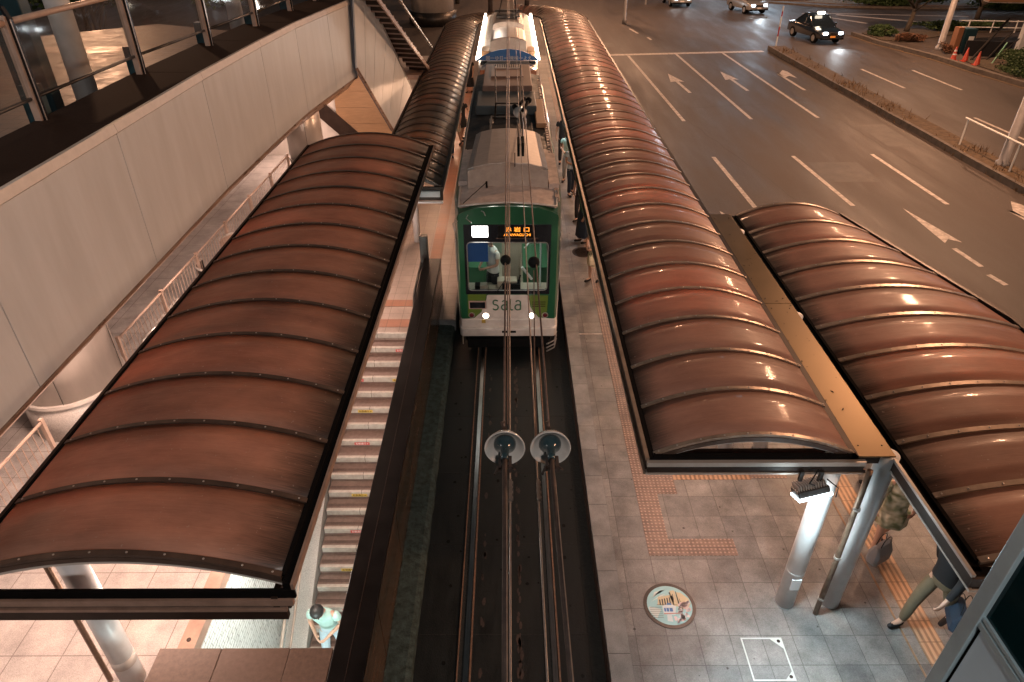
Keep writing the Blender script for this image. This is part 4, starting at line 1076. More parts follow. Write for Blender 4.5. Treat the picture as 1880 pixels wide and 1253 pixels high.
art([[(-.13 + .034 * k, .0), (-.125 + .034 * k, .085 + .008 * k), (-.108 + .034 * k, .085 + .008 * k), (-.112 + .034 * k, .0)] for k in range(5)] + [[(.06, .05), (.065, .17), (.075, .17), (.07, .05)], [(.12, -.05), (.115, .21), (.125, .21), (.15, -.13), (.135, -.13)], [(.155, -.07), (.145, .10), (.15, .10), (.17, -.07)], [(-.17, .0), (-.17, .007), (.10, .005), (.10, -.002)], [(.02, .19), (.035, .15), (.045, .15), (.045, .20)]], (.03, .035, .035), .0124, 'outline')
art([[(-.10, -.02), (-.10, -.14), (.05, -.15), (.08, -.02), (.03, .01), (-.07, .0)], [(-.06, -.15), (-.07, -.24), (0, -.25), (.0, -.15)]], (.60, .68, .70), .0130, 'tram')
art([[(-.085, -.045), (-.085, -.10), (-.06, -.10), (-.06, -.045)], [(-.052, -.045), (-.052, -.10), (-.02, -.10), (-.02, -.045)], [(-.012, -.045), (-.012, -.10), (.03, -.10), (.03, -.045)], [(-.04, .0), (-.03, .03), (.02, .03), (.03, .0)]], (.04, .16, .40), .0136, 'tram_window')
art([[(-.10, -.125), (-.10, -.14), (.11, -.13), (.11, -.118)]], (.45, .16, .12), .0136, 'tram_stripe')
art([[(-.27, -.03 - .03 * k), (-.27, -.037 - .03 * k), (-.11, -.037 - .03 * k), (-.11, -.03 - .03 * k)] for k in range(6)], (.10, .10, .09), .0124, 'line')
rn = random.Random(5); bl = []
for k in range(60):
    a = rn.uniform(-80, 12); rr = rn.uniform(.13, .27); x = rr * math.cos(R(a)); y = rr * math.sin(R(a)); q = rn.uniform(.014, .024)
    if x < .07 and y > -.17: continue
    bl.append([(x + q * math.cos(t_ * PI / 3), y + q * math.sin(t_ * PI / 3)) for t_ in range(6)])
art(bl, (.70, .56, .56), .0142, 'blossom')
sc_ = thing('paving_cover', 'square steel framed access cover in the paving near the bottom edge', 'cover', (3.2, 4.85, PZ))
m = MB()
x0, x1, y0, y1 = 2.93, 3.45, 4.60, 5.17
for a, b in (((x0, y0), (x1, y0 + .018)), ((x0, y1 - .018), (x1, y1)), ((x0, y0 + .018), (x0 + .018, y1 - .018)), ((x1 - .018, y0 + .018), (x1, y1 - .018))): m.box((*a, PZ - .01), (*b, PZ + .005))
m.prism([(x1 - .018, y1 - .018, PZ - .01), (x1 - .15, y1 - .018, PZ - .01), (x1 - .018, y1 - .15, PZ - .01)], (0, 0, .0146)); m.prism([(x1 - .018, y0 + .018, PZ - .01), (x1 - .018, y0 + .12, PZ - .01), (x1 - .12, y0 + .018, PZ - .01)], (0, 0, .0146))
m.build('steel_frame', cm('cover_steel', (.50, .50, .47), .4), sc_)
m = MB(); m.lathe([(.022, 0), (.022, .003)], (x1 - .05, y1 - .05, PZ + .0045), 14); m.lathe([(.022, 0), (.022, .003)], (x1 - .05, y0 + .05, PZ + .0045), 14); m.build('lifting_socket', 'framedark', sc_)
mh2 = thing('manhole_cover', 'dark oval looking iron manhole cover on the right platform beside the tram', 'manhole', (1.98, 16.3, PZ))
m = MB(); m.lathe([(.30, 0), (.30, .008)], (1.95, 16.3, PZ), 32); m.build('cover', 'framedark', mh2)
m = MB()
for r_ in (.09, .17, .25): m.lathe([(r_, 0), (r_, .004), (r_ - .02, .004), (r_ - .02, 0)], (1.95, 16.3, PZ + .0081), 28)
m.build('raised_pattern', 'rust', mh2)

# ================================================================== OVERHEAD LINE
def wire(name, lb, pts, r, mat, grp='overhead wires'):
    m = MB(); m.tube(pts, r, 6); t = thing(name, lb, 'wire', pts[0], grp); m.build('strand', mat, t, smooth=True); return t
def sagline(a, b, n=14, s=0.05):
    a = Vector(a); b = Vector(b); return [a.lerp(b, i / n) + Vector((0, 0, -s * 4 * (i / n) * (1 - i / n))) for i in range(n + 1)]
t = wire('tension_cable', 'twisted tension cable running away from the left porcelain insulator over the tram', sagline((-.035, 3.12, 5.5), (-.06, 40, 5.45)), .007, 'wire')
m = MB(); m.tube(sagline((-.015, 3.2, 5.48), (-.04, 40, 5.42)), .0045, 5); m.build('second_strand', 'wire', t)
m = MB(); m.ball((-.035, 5.40, 5.49), .048, 8); m.build('ball_insulator', 'black', t, smooth=True)
t = wire('tension_cable', 'tension cable running from the right porcelain insulator away over the tram', sagline((.235, 3.15, 5.5), (.20, 40, 5.45)), .007, 'wire')
m = MB(); m.ball((.212, 5.36, 5.49), .052, 8); m.build('ball_insulator', 'black', t, smooth=True)
m = MB(); m.tube([(.212, 5.3, 5.44), (.19, 4.3, 5.25), (.17, 3.3, 5.2)], .005, 5); m.build('jumper', 'wire', t)
t = wire('contact_wire', 'thin contact wire over the middle of the track, left of the two', sagline((0, .4, 5.2), (0, 40, 5.15), s=.02), .006, 'wirelight')
m = MB(); m.box((-.008, 2.84, 5.185), (.012, 3.0, 5.215)); 
for k in range(4): m.box((.012, 2.85 + .04 * k, 5.19), (.019, 2.87 + .04 * k, 5.21))
m.build('clamp', 'wirelight', t)
t = wire('contact_wire', 'thin contact wire right of the middle of the track with a clamp below the insulators', sagline((.17, .4, 5.2), (.14, 40, 5.15), s=.02), .006, 'wirelight')
m = MB(); m.box((.160, 2.84, 5.185), (.180, 3.0, 5.215))
for k in range(4): m.box((.180, 2.85 + .04 * k, 5.19), (.187, 2.87 + .04 * k, 5.21))
m.build('clamp', 'wirelight', t)
for k, (x, lb) in enumerate(((-.03, 'left of the two round porcelain insulators hanging over the track'), (.235, 'right of the two round porcelain insulators hanging over the track'))):
    t = thing('porcelain_insulator', lb, 'insulator', (x, 2.97, 5.5), 'porcelain insulators')
    ax = Vector((0, -1, .10)).normalized(); c = Vector((x, 2.97, 5.5))
    m = MB(); m.lathe([(.03, -.075), (.07, -.065), (.105, -.030), (.1175, .0), (.119, .008), (.116, .013), (.108, .006), (.090, -.018), (.070, -.038), (.055, -.046), (.046, -.046)], c, 40, ax); m.build('disc', 'porcelain', t, smooth=True)
    m = MB(); m.lathe([(.066, -.040), (.064, -.020), (.052, -.004), (.034, .012), (.028, .03), (.024, .075), (.022, .12)], c, 24, ax); m.build('core', 'porcdark', t, smooth=True)
    m = MB(); m.tube([c + ax * .10, c + ax * .20, (x + .003, 2.4, 5.50), (x + (.03 if k else .01), .4, 5.48)], [.020, .014, .0125, .0125], 10); m.build('tie_rod', 'rust', t, smooth=True)
    m = MB(); m.tube([(x + .012, 2.75, 5.515), (x + .02 + .01 * k, .4, 5.5)], .003, 4); m.build('guy', 'wirelight', t)
    m = MB(); m.box((x - .035, 2.80, 5.475), (x - .02, 2.86, 5.52)); m.box((x + .022, 2.79, 5.475), (x + .04, 2.88, 5.52)); m.box((x - .045, 2.80, 5.49), (x + .045, 2.815, 5.505))
    m.tube([(x - .035, 2.815, 5.5), (x - .055, 2.76, 5.49)], .007, 6); m.tube([(x + .035, 2.815, 5.5), (x + .058, 2.78, 5.51)], .007, 6)
    m.box((x - .012, 3.0, 5.49), (x + .012, 3.14, 5.515)); m.tube([(x, 3.1, 5.5), (x - .02, 3.17, 5.52), (x, 3.2, 5.5)], .008, 6); m.build('shackle', 'rust', t)
t = thing('section_insulator', 'cluster of dark clamps and white disc on the wires above the tram roof', 'clamp', (.2, 12, 5))
m = MB(); m.box((.13, 10.9, 4.60), (.17, 11.3, 4.80)); m.box((.20, 10.85, 4.62), (.24, 11.2, 4.84)); m.tube([(.185, 10.2, 5.12), (.19, 11.1, 4.72), (.2, 12.6, 4.86)], .012, 6); m.tube([(.09, 10.9, 4.66), (.09, 10.7, 4.5)], .008, 5); m.build('hanger', 'black', t)
m = MB(); m.lathe([(.12, 0), (.13, .02), (.08, .05), (.03, .06)], (.20, 12.75, 4.80), 20, (0, -.6, .8)); m.build('disc', 'porcelain', t, smooth=True)
m = MB(); m.tube([(.24, 12.6, 4.88), (.34, 12.9, 4.95), (.3, 13.4, 4.9), (.2, 13.0, 4.9)], .03, 8); m.ball((.36, 13.05, 4.95), .06, 6); m.ball((.1, 13.0, 4.85), .05, 6); m.build('clamp_body', 'black', t)
m = MB(); m.tube([(.16, 11.3, 4.72), (.15, 11.9, 4.80), (.19, 12.6, 4.82)], .018, 6); m.tube([(.22, 11.3, 4.72), (.24, 11.9, 4.80), (.22, 12.6, 4.82)], .015, 6); m.ball((.17, 12.2, 4.80), .04, 6); m.build('turnbuckle', 'wirelight', t)
for x, lb in ((-.97, 'left brown pole standing at the far end of the track between the canopies'), (.93, 'right brown pole standing at the far end of the track between the canopies')):
    m = MB(); m.lathe([(.13, 0), (.11, 9)], (x, 39.3, 0), 16); tag(m.build('overhead_pole', 'rust', None, smooth=True), lb, 'pole', 'overhead poles')
for q, y in enumerate((20.5, 38.8)):
    m = MB(); m.tube([(-1.0, y, 5.6), (1.0, y, 5.6)], .012 if q == 0 else .03, 6)
    if q: tag(m.build('cross_wire', 'wire', None), 'cross arm joining the two brown poles above the end of the track', 'cross arm')

# ================================================================== TRAMS
TX = -0.03
def ringpts(hw, y, zl=.80, zs=3.0, zr=3.28, edge=3.12):
    P = [(hw, zl), (hw * 1.0, 1.4), (hw * .995, 2.4), (hw * .985, zs), (hw * .95, edge), (hw * .84, edge + .045)]
    top = [(hw * .6, zr - .035), (hw * .3, zr - .008), (0, zr)]
    R_ = P + top
    L_ = [(-x, z) for x, z in reversed(R_[:-1])]
    return [(TX + x, y, z) for x, z in R_ + L_]
t1 = thing('green_tram', 'green and white tram with lit cab window and headlights in the centre of the picture', 'tram', (TX, 12.06, 0))
ysec = [(12.06, .955), (12.12, .99), (12.5, 1.04), (13.2, 1.10), (14.0, 1.12), (22.2, 1.12), (23.0, 1.06), (23.4, .98)]
m = MB(); rr = [ringpts(h, y) for y, h in ysec]; m.loft(rr, cap=False, closed=False)
body = m.build('body', 'green', t1, smooth=False)
m = MB(); m.add([(TX - .98, 23.39, .8), (TX + .98, 23.39, .8), (TX + .98, 23.39, 3.15), (TX - .98, 23.39, 3.15)], [(0, 1, 2, 3)]); m.build('rear_wall', 'green', t1)
# lower skirt
m = MB(); m.loft([[(TX - h, y, .42), (TX - h, y, .81), (TX + h, y, .81), (TX + h, y, .42)] for y, h in [(12.03, .965), (12.12, 1.0), (12.5, 1.045), (13.2, 1.105), (14.0, 1.125), (22.2, 1.125), (23.4, .98)]]); m.build('skirt', 'tramwhite', t1, bevel=.02)
m = MB(); m.loft([[(TX - h, y, .43), (TX - h, y, .62), (TX + h, y, .62), (TX + h, y, .43)] for y, h in [(11.96, .95), (12.02, 1.0), (12.35, 1.04)]]); bm_ = m.build('bumper', 'tramwhite', t1, bevel=.02)
m = MB(); m.box((TX - .13, 11.955, .52), (TX - .02, 11.97, .57)); m.box((TX + .02, 11.955, .52), (TX + .16, 11.97, .57)); m.build('coupler_slot', 'black', bm_)
# front wall
FY = 12.05
m = MB()
def fbox(mb, x0, z0, x1, z1, y0=FY, d=.03): mb.box((x0, y0, z0), (x1, y0 + d, z1))
fbox(m, -.985, .80, -.88, 3.02); fbox(m, .80, .80, .925, 3.02); fbox(m, -.88, .80, .80, 1.392)
m.prism([(-.985, FY, 3.02), (.925, FY, 3.02), (.915, FY, 3.10), (.80, FY, 3.165), (.54, FY, 3.243), (TX, FY, 3.277), (-.60, FY, 3.243), (-.86, FY, 3.165), (-.975, FY, 3.10)], (0, .03, 0)); fbox(m, -.88, 2.908, .80, 3.02)
m.build('front_wall', 'green', t1)
m = MB(); fbox(m, -.88, 1.392, -.82, 2.908, FY - .004); fbox(m, .745, 1.392, .80, 2.908, FY - .004); fbox(m, -.82, 1.392, .745, 1.49, FY - .004); fbox(m, -.82, 2.535, .745, 2.908, FY - .004)
mask = m.build('window_mask', 'tramblack', t1)
m = MB(); pts = []
for cx_, cz_, a0 in ((.675, 2.465, 0), (-.75, 2.465, 90), (-.75, 1.56, 180), (.675, 1.56, 270)):
    for q in range(6): a = R(a0 + 18 * q); pts.append((cx_ + .075 * math.cos(a), FY - .012, cz_ + .075 * math.sin(a)))
m.tube(pts + [pts[0], pts[1]], .010, 6); m.build('window_seal', 'acside', mask)
m = MB(); 
for sx_, sz_, x_, z_ in ((1, 1, .745, 2.535), (-1, 1, -.82, 2.535), (-1, -1, -.82, 1.49), (1, -1, .745, 1.49)):
    m.prism([(x_, FY - .003, z_), (x_ - sx_ * .05, FY - .003, z_), (x_, FY - .003, z_ - sz_ * .05)], (0, .01, 0))
m.build('mask_corner', 'tramblack', mask)
m = MB(); fbox(m, -.82, 1.49, .745, 2.535, FY + .012, .006); m.build('windscreen', 'glass', t1)
m = MB(); fbox(m, -.715, 2.655, -.415, 2.875, FY - .012, .012); m.build('front_lamp', 'lampwhite', t1, bevel=.03)
m = MB(); fbox(m, -.22, 2.63, .50, 2.88, FY - .008, .004); led = m.build('destination_display', 'black', t1)
text_mesh('led_text', '赤 岩 口', .11, 'ledorange', Matrix.Translation((.15, FY - .010, 2.80)) @ FRONT @ Matrix.Scale(1.25, 4, (1, 0, 0)), led, .001)
text_mesh('led_text', 'AKAIWAGUCHI', .075, 'ledorange', Matrix.Translation((.15, FY - .010, 2.695)) @ FRONT @ Matrix.Scale(.98, 4, (1, 0, 0)), led, .001)
m = MB(); fbox(m, -.26, 2.622, .55, 2.634, FY - .03, .022); m.build('display_ledge', 'wire', led)
for x in (-.49, .45):
    m = MB(); m.lathe([(.062, 0), (.060, .014), (.04, .022), (.0, .024)], (x, FY - .002, .89), 20, (0, -1, 0)); h = m.build('headlight', 'headwarm', t1, smooth=True)
    m = MB(); m.lathe([(.078, 0), (.078, .012), (.062, .014), (.062, 0)], (x, FY - .001, .89), 24, (0, -1, 0)); m.build('bezel', 'steel', h)
for x in (-.78, .73):
    m = MB(); m.lathe([(.050, 0), (.048, .02), (.03, .03), (0, .033)], (x, FY - .002, .90), 18, (0, -1, 0)); h = m.build('tail_lamp', 'tail', t1, smooth=True)
    m = MB(); m.lathe([(.064, 0), (.064, .012), (.050, .014), (.050, 0)], (x, FY - .001, .90), 20, (0, -1, 0)); m.build('bezel', 'steel', h)
m = MB(); m.prism([(x, FY - .003, z) for x, z in ((-.46, 1.36), (-.47, 1.28), (-.50, 1.20), (-.58, .97), (-.74, .82), (-.93, .81), (.88, .81), (.60, .84), (.50, .96), (.42, 1.10), (.40, 1.25), (.37, 1.36), (.34, 1.375), (-.43, 1.375))], (0, .004, 0)); m.build('white_panel', 'tramwhite', t1)
m = MB(); m.prism([(x, FY - .0025, z) for x, z in ((-.85, 1.385), (-.47, 1.385), (-.505, 1.2), (-.56, 1.02), (-.70, .86), (-.86, .86))], (0, .004, 0)); m.build('lime_panel', 'lime', t1); m = MB(); m.prism([(x, FY - .0025, z) for x, z in ((.40, 1.36), (.78, 1.36), (.77, 1.0), (.72, .84), (.62, .84), (.43, 1.06))], (0, .004, 0)); m.build('lime_panel', 'lime', t1)
m = MB(); fbox(m, -.835, 1.055, -.475, 1.245, FY - .03, .026); bx = m.build('sign_box', cm('signbox', (.35, .25, .22)), t1, bevel=.008)
m = MB(); fbox(m, -.81, 1.08, -.50, 1.22, FY - .034, .004); m.build('sign_face', 'tramblack', bx)
m = MB()
for k in range(3): fbox(m, .46, 1.10 + .05 * k, .73, 1.118 + .05 * k, FY - .008, .004)
m.build('vent_slots', 'framedark', t1)
m = MB(); fbox(m, -.58, .72, -.50, .80, FY - .03, .006); m.build('small_plate', cm('platey', (.42, .30, .06)), t1)
# the word on the front, as strokes
def stroke(mb, pts, z0=1.02, x0=-.355, s=.25):
    mb.tube([(x0 + s * a, FY - .008, z0 + s * b) for a, b in pts], .0145, 5)
def arcp(cx_, cy_, rx, ry, a0, a1, n=12): return [(cx_ + rx * math.cos(R(a0 + (a1 - a0) * i / n)), cy_ + ry * math.sin(R(a0 + (a1 - a0) * i / n))) for i in range(n + 1)]
m = MB()
stroke(m, [(.46, .86)] + arcp(.26, .76, .18, .17, 50, 180, 6)[0:] + arcp(.26, .66, .18, .16, 180, 250, 4) + [(.30, .50)] + arcp(.28, .26, .20, .24, 70, -90, 9) + arcp(.26, .22, .22, .20, -100, -160, 4))
for ox in (.76, 1.86):
    stroke(m, [(ox + .06, .80)] + arcp(ox + .24, .72, .20, .18, 120, 0, 7) + [(ox + .44, .04)])
    stroke(m, [(ox + .44, .50)] + arcp(ox + .20, .26, .20, .24, 90, 270, 12) + [(ox + .36, .04), (ox + .44, .14)])
stroke(m, [(1.46, 1.05), (1.46, .20)] + arcp(1.60, .18, .14, .16, 180, 280, 6) + [(1.68, .04)])
m.build('front_lettering', cm('sala_green', (.02, .10, .05)), t1)
# cab interior
m = MB(); m.box((-.9, 12.1, 1.30), (.85, 12.45, 1.44)); m.box((-.25, 12.2, 1.44), (.15, 12.42, 1.60)); m.box((-.6, 12.15, 1.44), (-.45, 12.3, 1.53)); m.build('console', 'cream', t1)
m = MB(); m.box((-.15, 12.14, 1.45), (.22, 12.36, 1.56)); m.box((-.7, 12.12, 1.44), (-.6, 12.25, 1.56)); m.tube([(.16, 12.2, 1.5), (.22, 12.25, 1.72)], .015, 6); m.build('controls', 'black', t1)
m = MB(); m.box((-.98, 12.1, .82), (.92, 23.3, .86)); m.build('floor', 'cream', t1)
m = MB(); m.box((-.16, 13.0, .86), (.22, 13.05, 2.9)); m.box((.22, 12.7, .86), (.245, 13.05, 2.9)); m.build('cab_partition', 'cream', t1)
m = MB(); m.tube([(.62, 12.3, 1.3), (.62, 12.3, 2.7)], .018, 8); m.tube([(.3, 12.5, 2.2), (.5, 12.5, 2.42), (.7, 12.5, 2.46)], .014, 6); m.tube([(.25, 12.25, 1.9), (.45, 12.3, 1.6)], .03, 6); m.build('grab_rail', 'white', t1)
m = MB(); m.box((-.84, 12.09, 2.10), (-.42, 12.10, 2.56)); m.build('sun_blind', 'shade', t1)
m = MB(); m.box((-.7, 12.5, 2.98), (.65, 14.6, 3.0)); m.build('ceiling_light', 'interior', t1)
m = MB(); m.box((-.95, 15.0, .86), (.9, 15.02, 3.05)); m.build('saloon_end', cm('saloon', (.35, .42, .33)), t1)
m = MB(); m.box((.3, 13.4, .86), (.85, 14.6, 1.3)); m.box((-.9, 13.4, .86), (-.4, 14.6, 1.3)); m.build('seats', cm('seatgreen', (.05, .16, .08)), t1)
# side windows
for sgn in (-1, 1):
    for a, b in ((12.32, 12.72), (13.4, 14.5), (14.7, 15.8), (16.0, 17.1), (17.3, 18.4), (18.6, 19.7), (19.9, 21.0), (21.2, 22.0)):
        def hw(y):
            for (ya, ha), (yb, hb) in zip(ysec, ysec[1:]):
                if ya <= y <= yb: return ha + (hb - ha) * (y - ya) / (yb - ya)
        m = MB(); pa, pb = hw(a) + .002, hw(b) + .002
        m.loft([[(TX + sgn * p, y, 1.55), (TX + sgn * p, y, 2.45), (TX + sgn * (p + .008), y, 2.45), (TX + sgn * (p + .008), y, 1.55)] for y, p in ((a, pa), (b, pb))])
        wn_ = m.build('side_window', 'carglass', t1)
        m = MB(); q = [(TX + sgn * (pa + .01), a, 1.55), (TX + sgn * (pa + .01), a, 2.45), (TX + sgn * (pb + .01), b, 2.45), (TX + sgn * (pb + .01), b, 1.55)]
        m.tube(q + [q[0]], .012, 5); m.build('window_frame', 'acside', wn_)
    m = MB(); m.loft([[(TX + sgn * p, y, .82), (TX + sgn * p, y, z_), (TX + sgn * (p + .006), y, z_), (TX + sgn * (p + .006), y, .82)] for y, p, z_ in ((12.16, .998, .9), (12.8, 1.071, 1.1), (13.4, 1.107, 1.4), (22.2, 1.122, 1.45))]); m.build('side_band', 'tramwhite', t1)
# roof
m = MB(); roofr = []
for y in (12.20, 12.9, 14.2, 15.6): 
    h = 1.0 if y < 13 else 1.05
    hh = (.92 if y < 12.5 else .95 if y < 13 else .97)
    roofr.append([(TX - hh, y, 3.20), (TX - hh * .6, y, 3.262), (TX, y, 3.30), (TX + hh * .6, y, 3.262), (TX + hh, y, 3.20)])
m.loft(roofr, cap=False, closed=False); m.loft([[(x, y, z - .03) for x, y, z in r] for r in roofr], cap=False, closed=False); m.build('roof_plate', 'roofgrey', t1)
m = MB(); m.tube([(TX - .97, 15.6, 3.20), (TX - .955, 13, 3.205), (TX - .93, 12.19, 3.215), (TX - .55, 12.16, 3.275), (TX, 12.15, 3.315), (TX + .55, 12.16, 3.275), (TX + .93, 12.19, 3.215), (TX + .955, 13, 3.205), (TX + .97, 15.6, 3.20)], .022, 6); m.build('roof_gutter', 'tramwhite', t1, smooth=True)
m = MB(); roofr = [[(TX - 1.0, y, 3.19), (TX - .6, y, 3.268), (TX, y, 3.305), (TX + .6, y, 3.268), (TX + 1.0, y, 3.19)] for y in (15.6, 19, 23.3)]
m.loft(roofr, cap=False, closed=False); m.build('roof_deck', 'roofdark', t1)
m = MB(); m.tube([(TX - .985, 13.6, 3.22), (TX - 1.02, 16, 3.22), (TX - 1.02, 23, 3.22)], .02, 5); m.build('side_gutter', 'acside', t1)
m = MB()
rnd = random.Random(2)
m.tube([(TX + .985, 12.4, 3.22), (TX + 1.0, 14, 3.23), (TX + 1.0, 23, 3.23)], .018, 5)
for k in range(50):
    y = 12.6 + k * .2; m.box((TX + .92, y, 3.20), (TX + .99, y + rnd.uniform(.05, .14), 3.225 + rnd.uniform(0, .02)))
m.build('lit_gutter_strip', 'railpaint', t1)  # gutter details on the roof edge; orange light on them put into the colour
def acbox(y0, y1, w0, w1, z0, z1, parent, mat='acgrey', side='acside', ends='acgrey'):
    m = MB(); rings = []
    for y, w_ in ((y0, w0), (y1, w1)):
        rings.append([(TX - w_ * .86, y, z0), (TX - w_ * .86, y, z1 - .09), (TX - w_ * .5, y, z1 - .025), (TX, y, z1), (TX + w_ * .5, y, z1 - .025), (TX + w_ * .86, y, z1 - .09), (TX + w_ * .86, y, z0)])
    m.loft(rings, cap=True, closed=True); b = m.build('roof_unit', mat, parent, bevel=.012)
    for s_ in (-1, 1):
        m = MB(); m.loft([[(TX + s_ * w_ * .862, y, z0), (TX + s_ * w_ * .862, y, z1 - .095), (TX + s_ * w_, y, z1 - .15), (TX + s_ * w_, y, z0)] for y, w_ in ((y0 + .03, w0), (y1, w1))]); m.build('side_cover', side, b)
    m = MB(); m.prism([(TX - w0, y0 - .06, z0), (TX - w0, y0 - .02, z1 - .17), (TX - w0 * .5, y0 - .015, z1 - .055), (TX, y0 - .012, z1 - .03), (TX + w0 * .5, y0 - .015, z1 - .055), (TX + w0, y0 - .02, z1 - .17), (TX + w0, y0 - .06, z0)], (0, .09, 0)); m.build('end_cover', ends, b)
    return b
a = acbox(13.15, 15.5, .80, .72, 3.22, 3.74, t1)
m = MB(); m.box((TX - 1.0, 13.3, 3.2), (TX - .82, 15.3, 3.30)); m.build('side_box', 'roofgrey', t1)
m = MB(); m.box((TX + .82, 13.1, 3.2), (TX + 1.03, 15.0, 3.32)); m.build('side_box', 'roofgrey', t1)
m = MB(); m.box((TX - .72, 20.0, 3.24), (TX + .68, 22.9, 3.62)); u = m.build('roof_unit', cm('resistor_box', (.16, .105, .085)), t1, bevel=.02)
m = MB(); m.box((TX - .5, 21.0, 3.622), (TX + .45, 22.7, 3.66)); m.build('lid', cm('resistor_lid', (.22, .15, .12)), u)
m = MB(); m.box((TX - .42, 22.0, 3.661), (TX + .38, 22.6, 3.69)); gl_ = m.build('grille', 'copedge', u)
m = MB()
for k in range(14): m.box((TX - .40 + .055 * k, 22.05, 3.691), (TX - .375 + .055 * k, 22.55, 3.695))
m.build('slots', 'black', gl_)
m = MB(); m.box((TX - .85, 18.3, 3.26), (TX + .75, 19.9, 3.50)); m.build('roof_unit', cm('darkbox', (.03, .045, .055)), t1, bevel=.03)
m = MB(); m.box((TX + .70, 17.2, 3.24), (TX + .95, 19.6, 3.36)); m.build('roof_unit', cm('tanbox', (.30, .17, .09)), t1, bevel=.02)
pg = MB(); z = 3.42
for s_ in (-1, 1):
    pg.tube([(TX + s_ * .42, 16.1, z), (TX + s_ * .42, 17.6, z)], .03, 6); pg.tube([(TX + s_ * .33, 17.3, z), (TX + s_ * .28, 16.2, 4.1)], .02, 6); pg.tube([(TX + s_ * .28, 16.2, 4.1), (TX + s_ * .30, 17.1, 4.75)], .015, 6)
pg.tube([(TX - .45, 16.2, z), (TX + .45, 16.2, z)], .03, 6); pg.tube([(TX - .45, 17.5, z), (TX + .45, 17.5, z)], .03, 6)
pg.tube([(TX - .30, 16.2, 4.1), (TX + .30, 16.2, 4.1)], .02, 6); pant = pg.build('pantograph', 'darksteel', t1)
m = MB(); m.tube([(TX - .62, 17.05, 4.72), (TX - .5, 17.05, 4.80), (TX + .5, 17.05, 4.80), (TX + .62, 17.05, 4.72)], .018, 6); m.tube([(TX - .5, 17.25, 4.80), (TX + .5, 17.25, 4.80)], .018, 6); m.build('collector_head', 'acside', pant)
m = MB()
for s_ in (-1, 1):
    for y in (16.2, 17.5): m.lathe([(.05, 0), (.06, .02), (.04, .05), (.06, .08), (.04, .12)], (TX + s_ * .42, y, 3.28), 12)
m.build('foot_insulator', 'porcelain', pant)
m = MB(); m.tube([(TX - .42, 13.0, 3.28), (TX - .42, 12.95, 3.42)], .02, 6); m.tube([(TX - .42, 12.97, 3.40), (TX - .85, 12.25, 3.25)], .008, 5); m.build('trolley_rope', 'black', t1)
m = MB(); m.tube([(TX - .95, 12.0, 3.0), (TX - 1.03, 11.88, 3.0), (TX - 1.0, 11.85, 2.86)], .012, 6); m.tube([(TX - .75, 12.0, 3.12), (TX - .78, 11.9, 3.1), (TX - .68, 11.85, 3.03)], .010, 6); m.tube([(TX - .5, 12.05, 3.18), (TX - .45, 11.98, 3.19), (TX - .42, 11.96, 3.12)], .010, 6); m.build('grab_handle', 'acside', t1)
m = MB(); m.tube([(TX - .25, FY - .03, 1.42), (TX - .05, FY - .03, 1.75), (TX - .02, FY - .03, 1.48)], .008, 5); m.build('wiper', 'black', t1)
m = MB(); m.box((TX - .9, 12.3, .12), (TX + .9, 22.8, .42)); m.box((TX - .85, 11.98, .14), (TX + .85, 12.3, .36)); uf = m.build('underframe', 'black', t1)
m = MB()
for k in range(3):
    m = MB(); m.tube([(TX + .80, 11.86, .12 + .09 * k), (TX + .97, 11.98, .14 + .09 * k), (TX + 1.03, 12.3, .16 + .09 * k)], .014, 6); m.build('guard_bar', 'acside', uf)
m = MB(); m.tube([(TX - .95, 12.0, .42), (TX - .95, 12.0, .22)], .01, 5); m.build('guard_bar', 'acside', uf)

t2 = thing('white_tram', 'second tram behind the green one, with a blue arched board over its orange front', 'tram', (TX, 24.9, 0))
m = MB(); m.loft([ringpts(h, y, .5, 2.85, 3.18, 3.02) for y, h in ((24.9, 1.0), (25.2, 1.08), (26, 1.12), (36.5, 1.12), (37.4, 1.0))]); m.build('body', 'tramwhite', t2)
m = MB(); m.box((TX - .98, 24.86, .5), (TX + .98, 24.9, 3.02)); m.build('front_wall', 'tramorange', t2, bevel=.01)
m = MB(); m.box((TX - .62, 24.84, 1.4), (TX + .62, 24.858, 2.5)); m.build('windscreen', 'carglass', t2)
m = MB(); m.box((TX - .86, 24.83, 2.50), (TX - .50, 24.858, 2.78)); m.build('display_box', cm('disp', (.55, .38, .16)), t2); 
m = MB(); m.box((TX - .84, 24.824, 2.52), (TX - .54, 24.829, 2.68)); m.build('display', cm('dispg', (.10, .16, .07)), t2)
m = MB(); m.box((TX + .66, 24.83, 1.9), (TX + .86, 24.858, 2.78)); m.build('side_light', cm('ltb', (.3, .5, .75)), t2)
m = MB(); m.box((TX - .22, 24.80, 3.0), (TX + .22, 24.86, 3.14)); m.build('front_lamp', 'lampwhite', t2, bevel=.03)
m = MB(); bo = [(-1.13, 3.33), (-.9, 3.45), (-.6, 3.58), (-.3, 3.655), (0, 3.68), (.3, 3.655), (.6, 3.58), (.9, 3.45), (1.08, 3.33)]
m.prism([(TX + x, 24.9 + (z_ - 3.3) * .35, z_) for x, z_ in bo], (0, .05, 0)); bb = m.build('arched_board', 'blue', t2)
text_mesh('board_text', '囲一ゆ日一 機械一よえ', .155, 'white', Matrix.Translation((TX + .02, 24.915, 3.395)) @ FRONT, bb, .002)
m = MB(); m.box((TX - .95, 24.84, 3.20), (TX + .95, 24.9, 3.32)); m.build('roof_lip', 'tramblack', t2)
m = MB(); m.box((TX - .85, 24.87, 3.145), (TX + .85, 24.9, 3.20)); m.build('lip_edge', 'blue', t2)
acbox(27.1, 29.4, .66, .64, 3.15, 3.72, t2, 'acgrey', 'acside', 'tramwhite'); acbox(31.5, 34.5, .66, .62, 3.15, 3.6, t2)
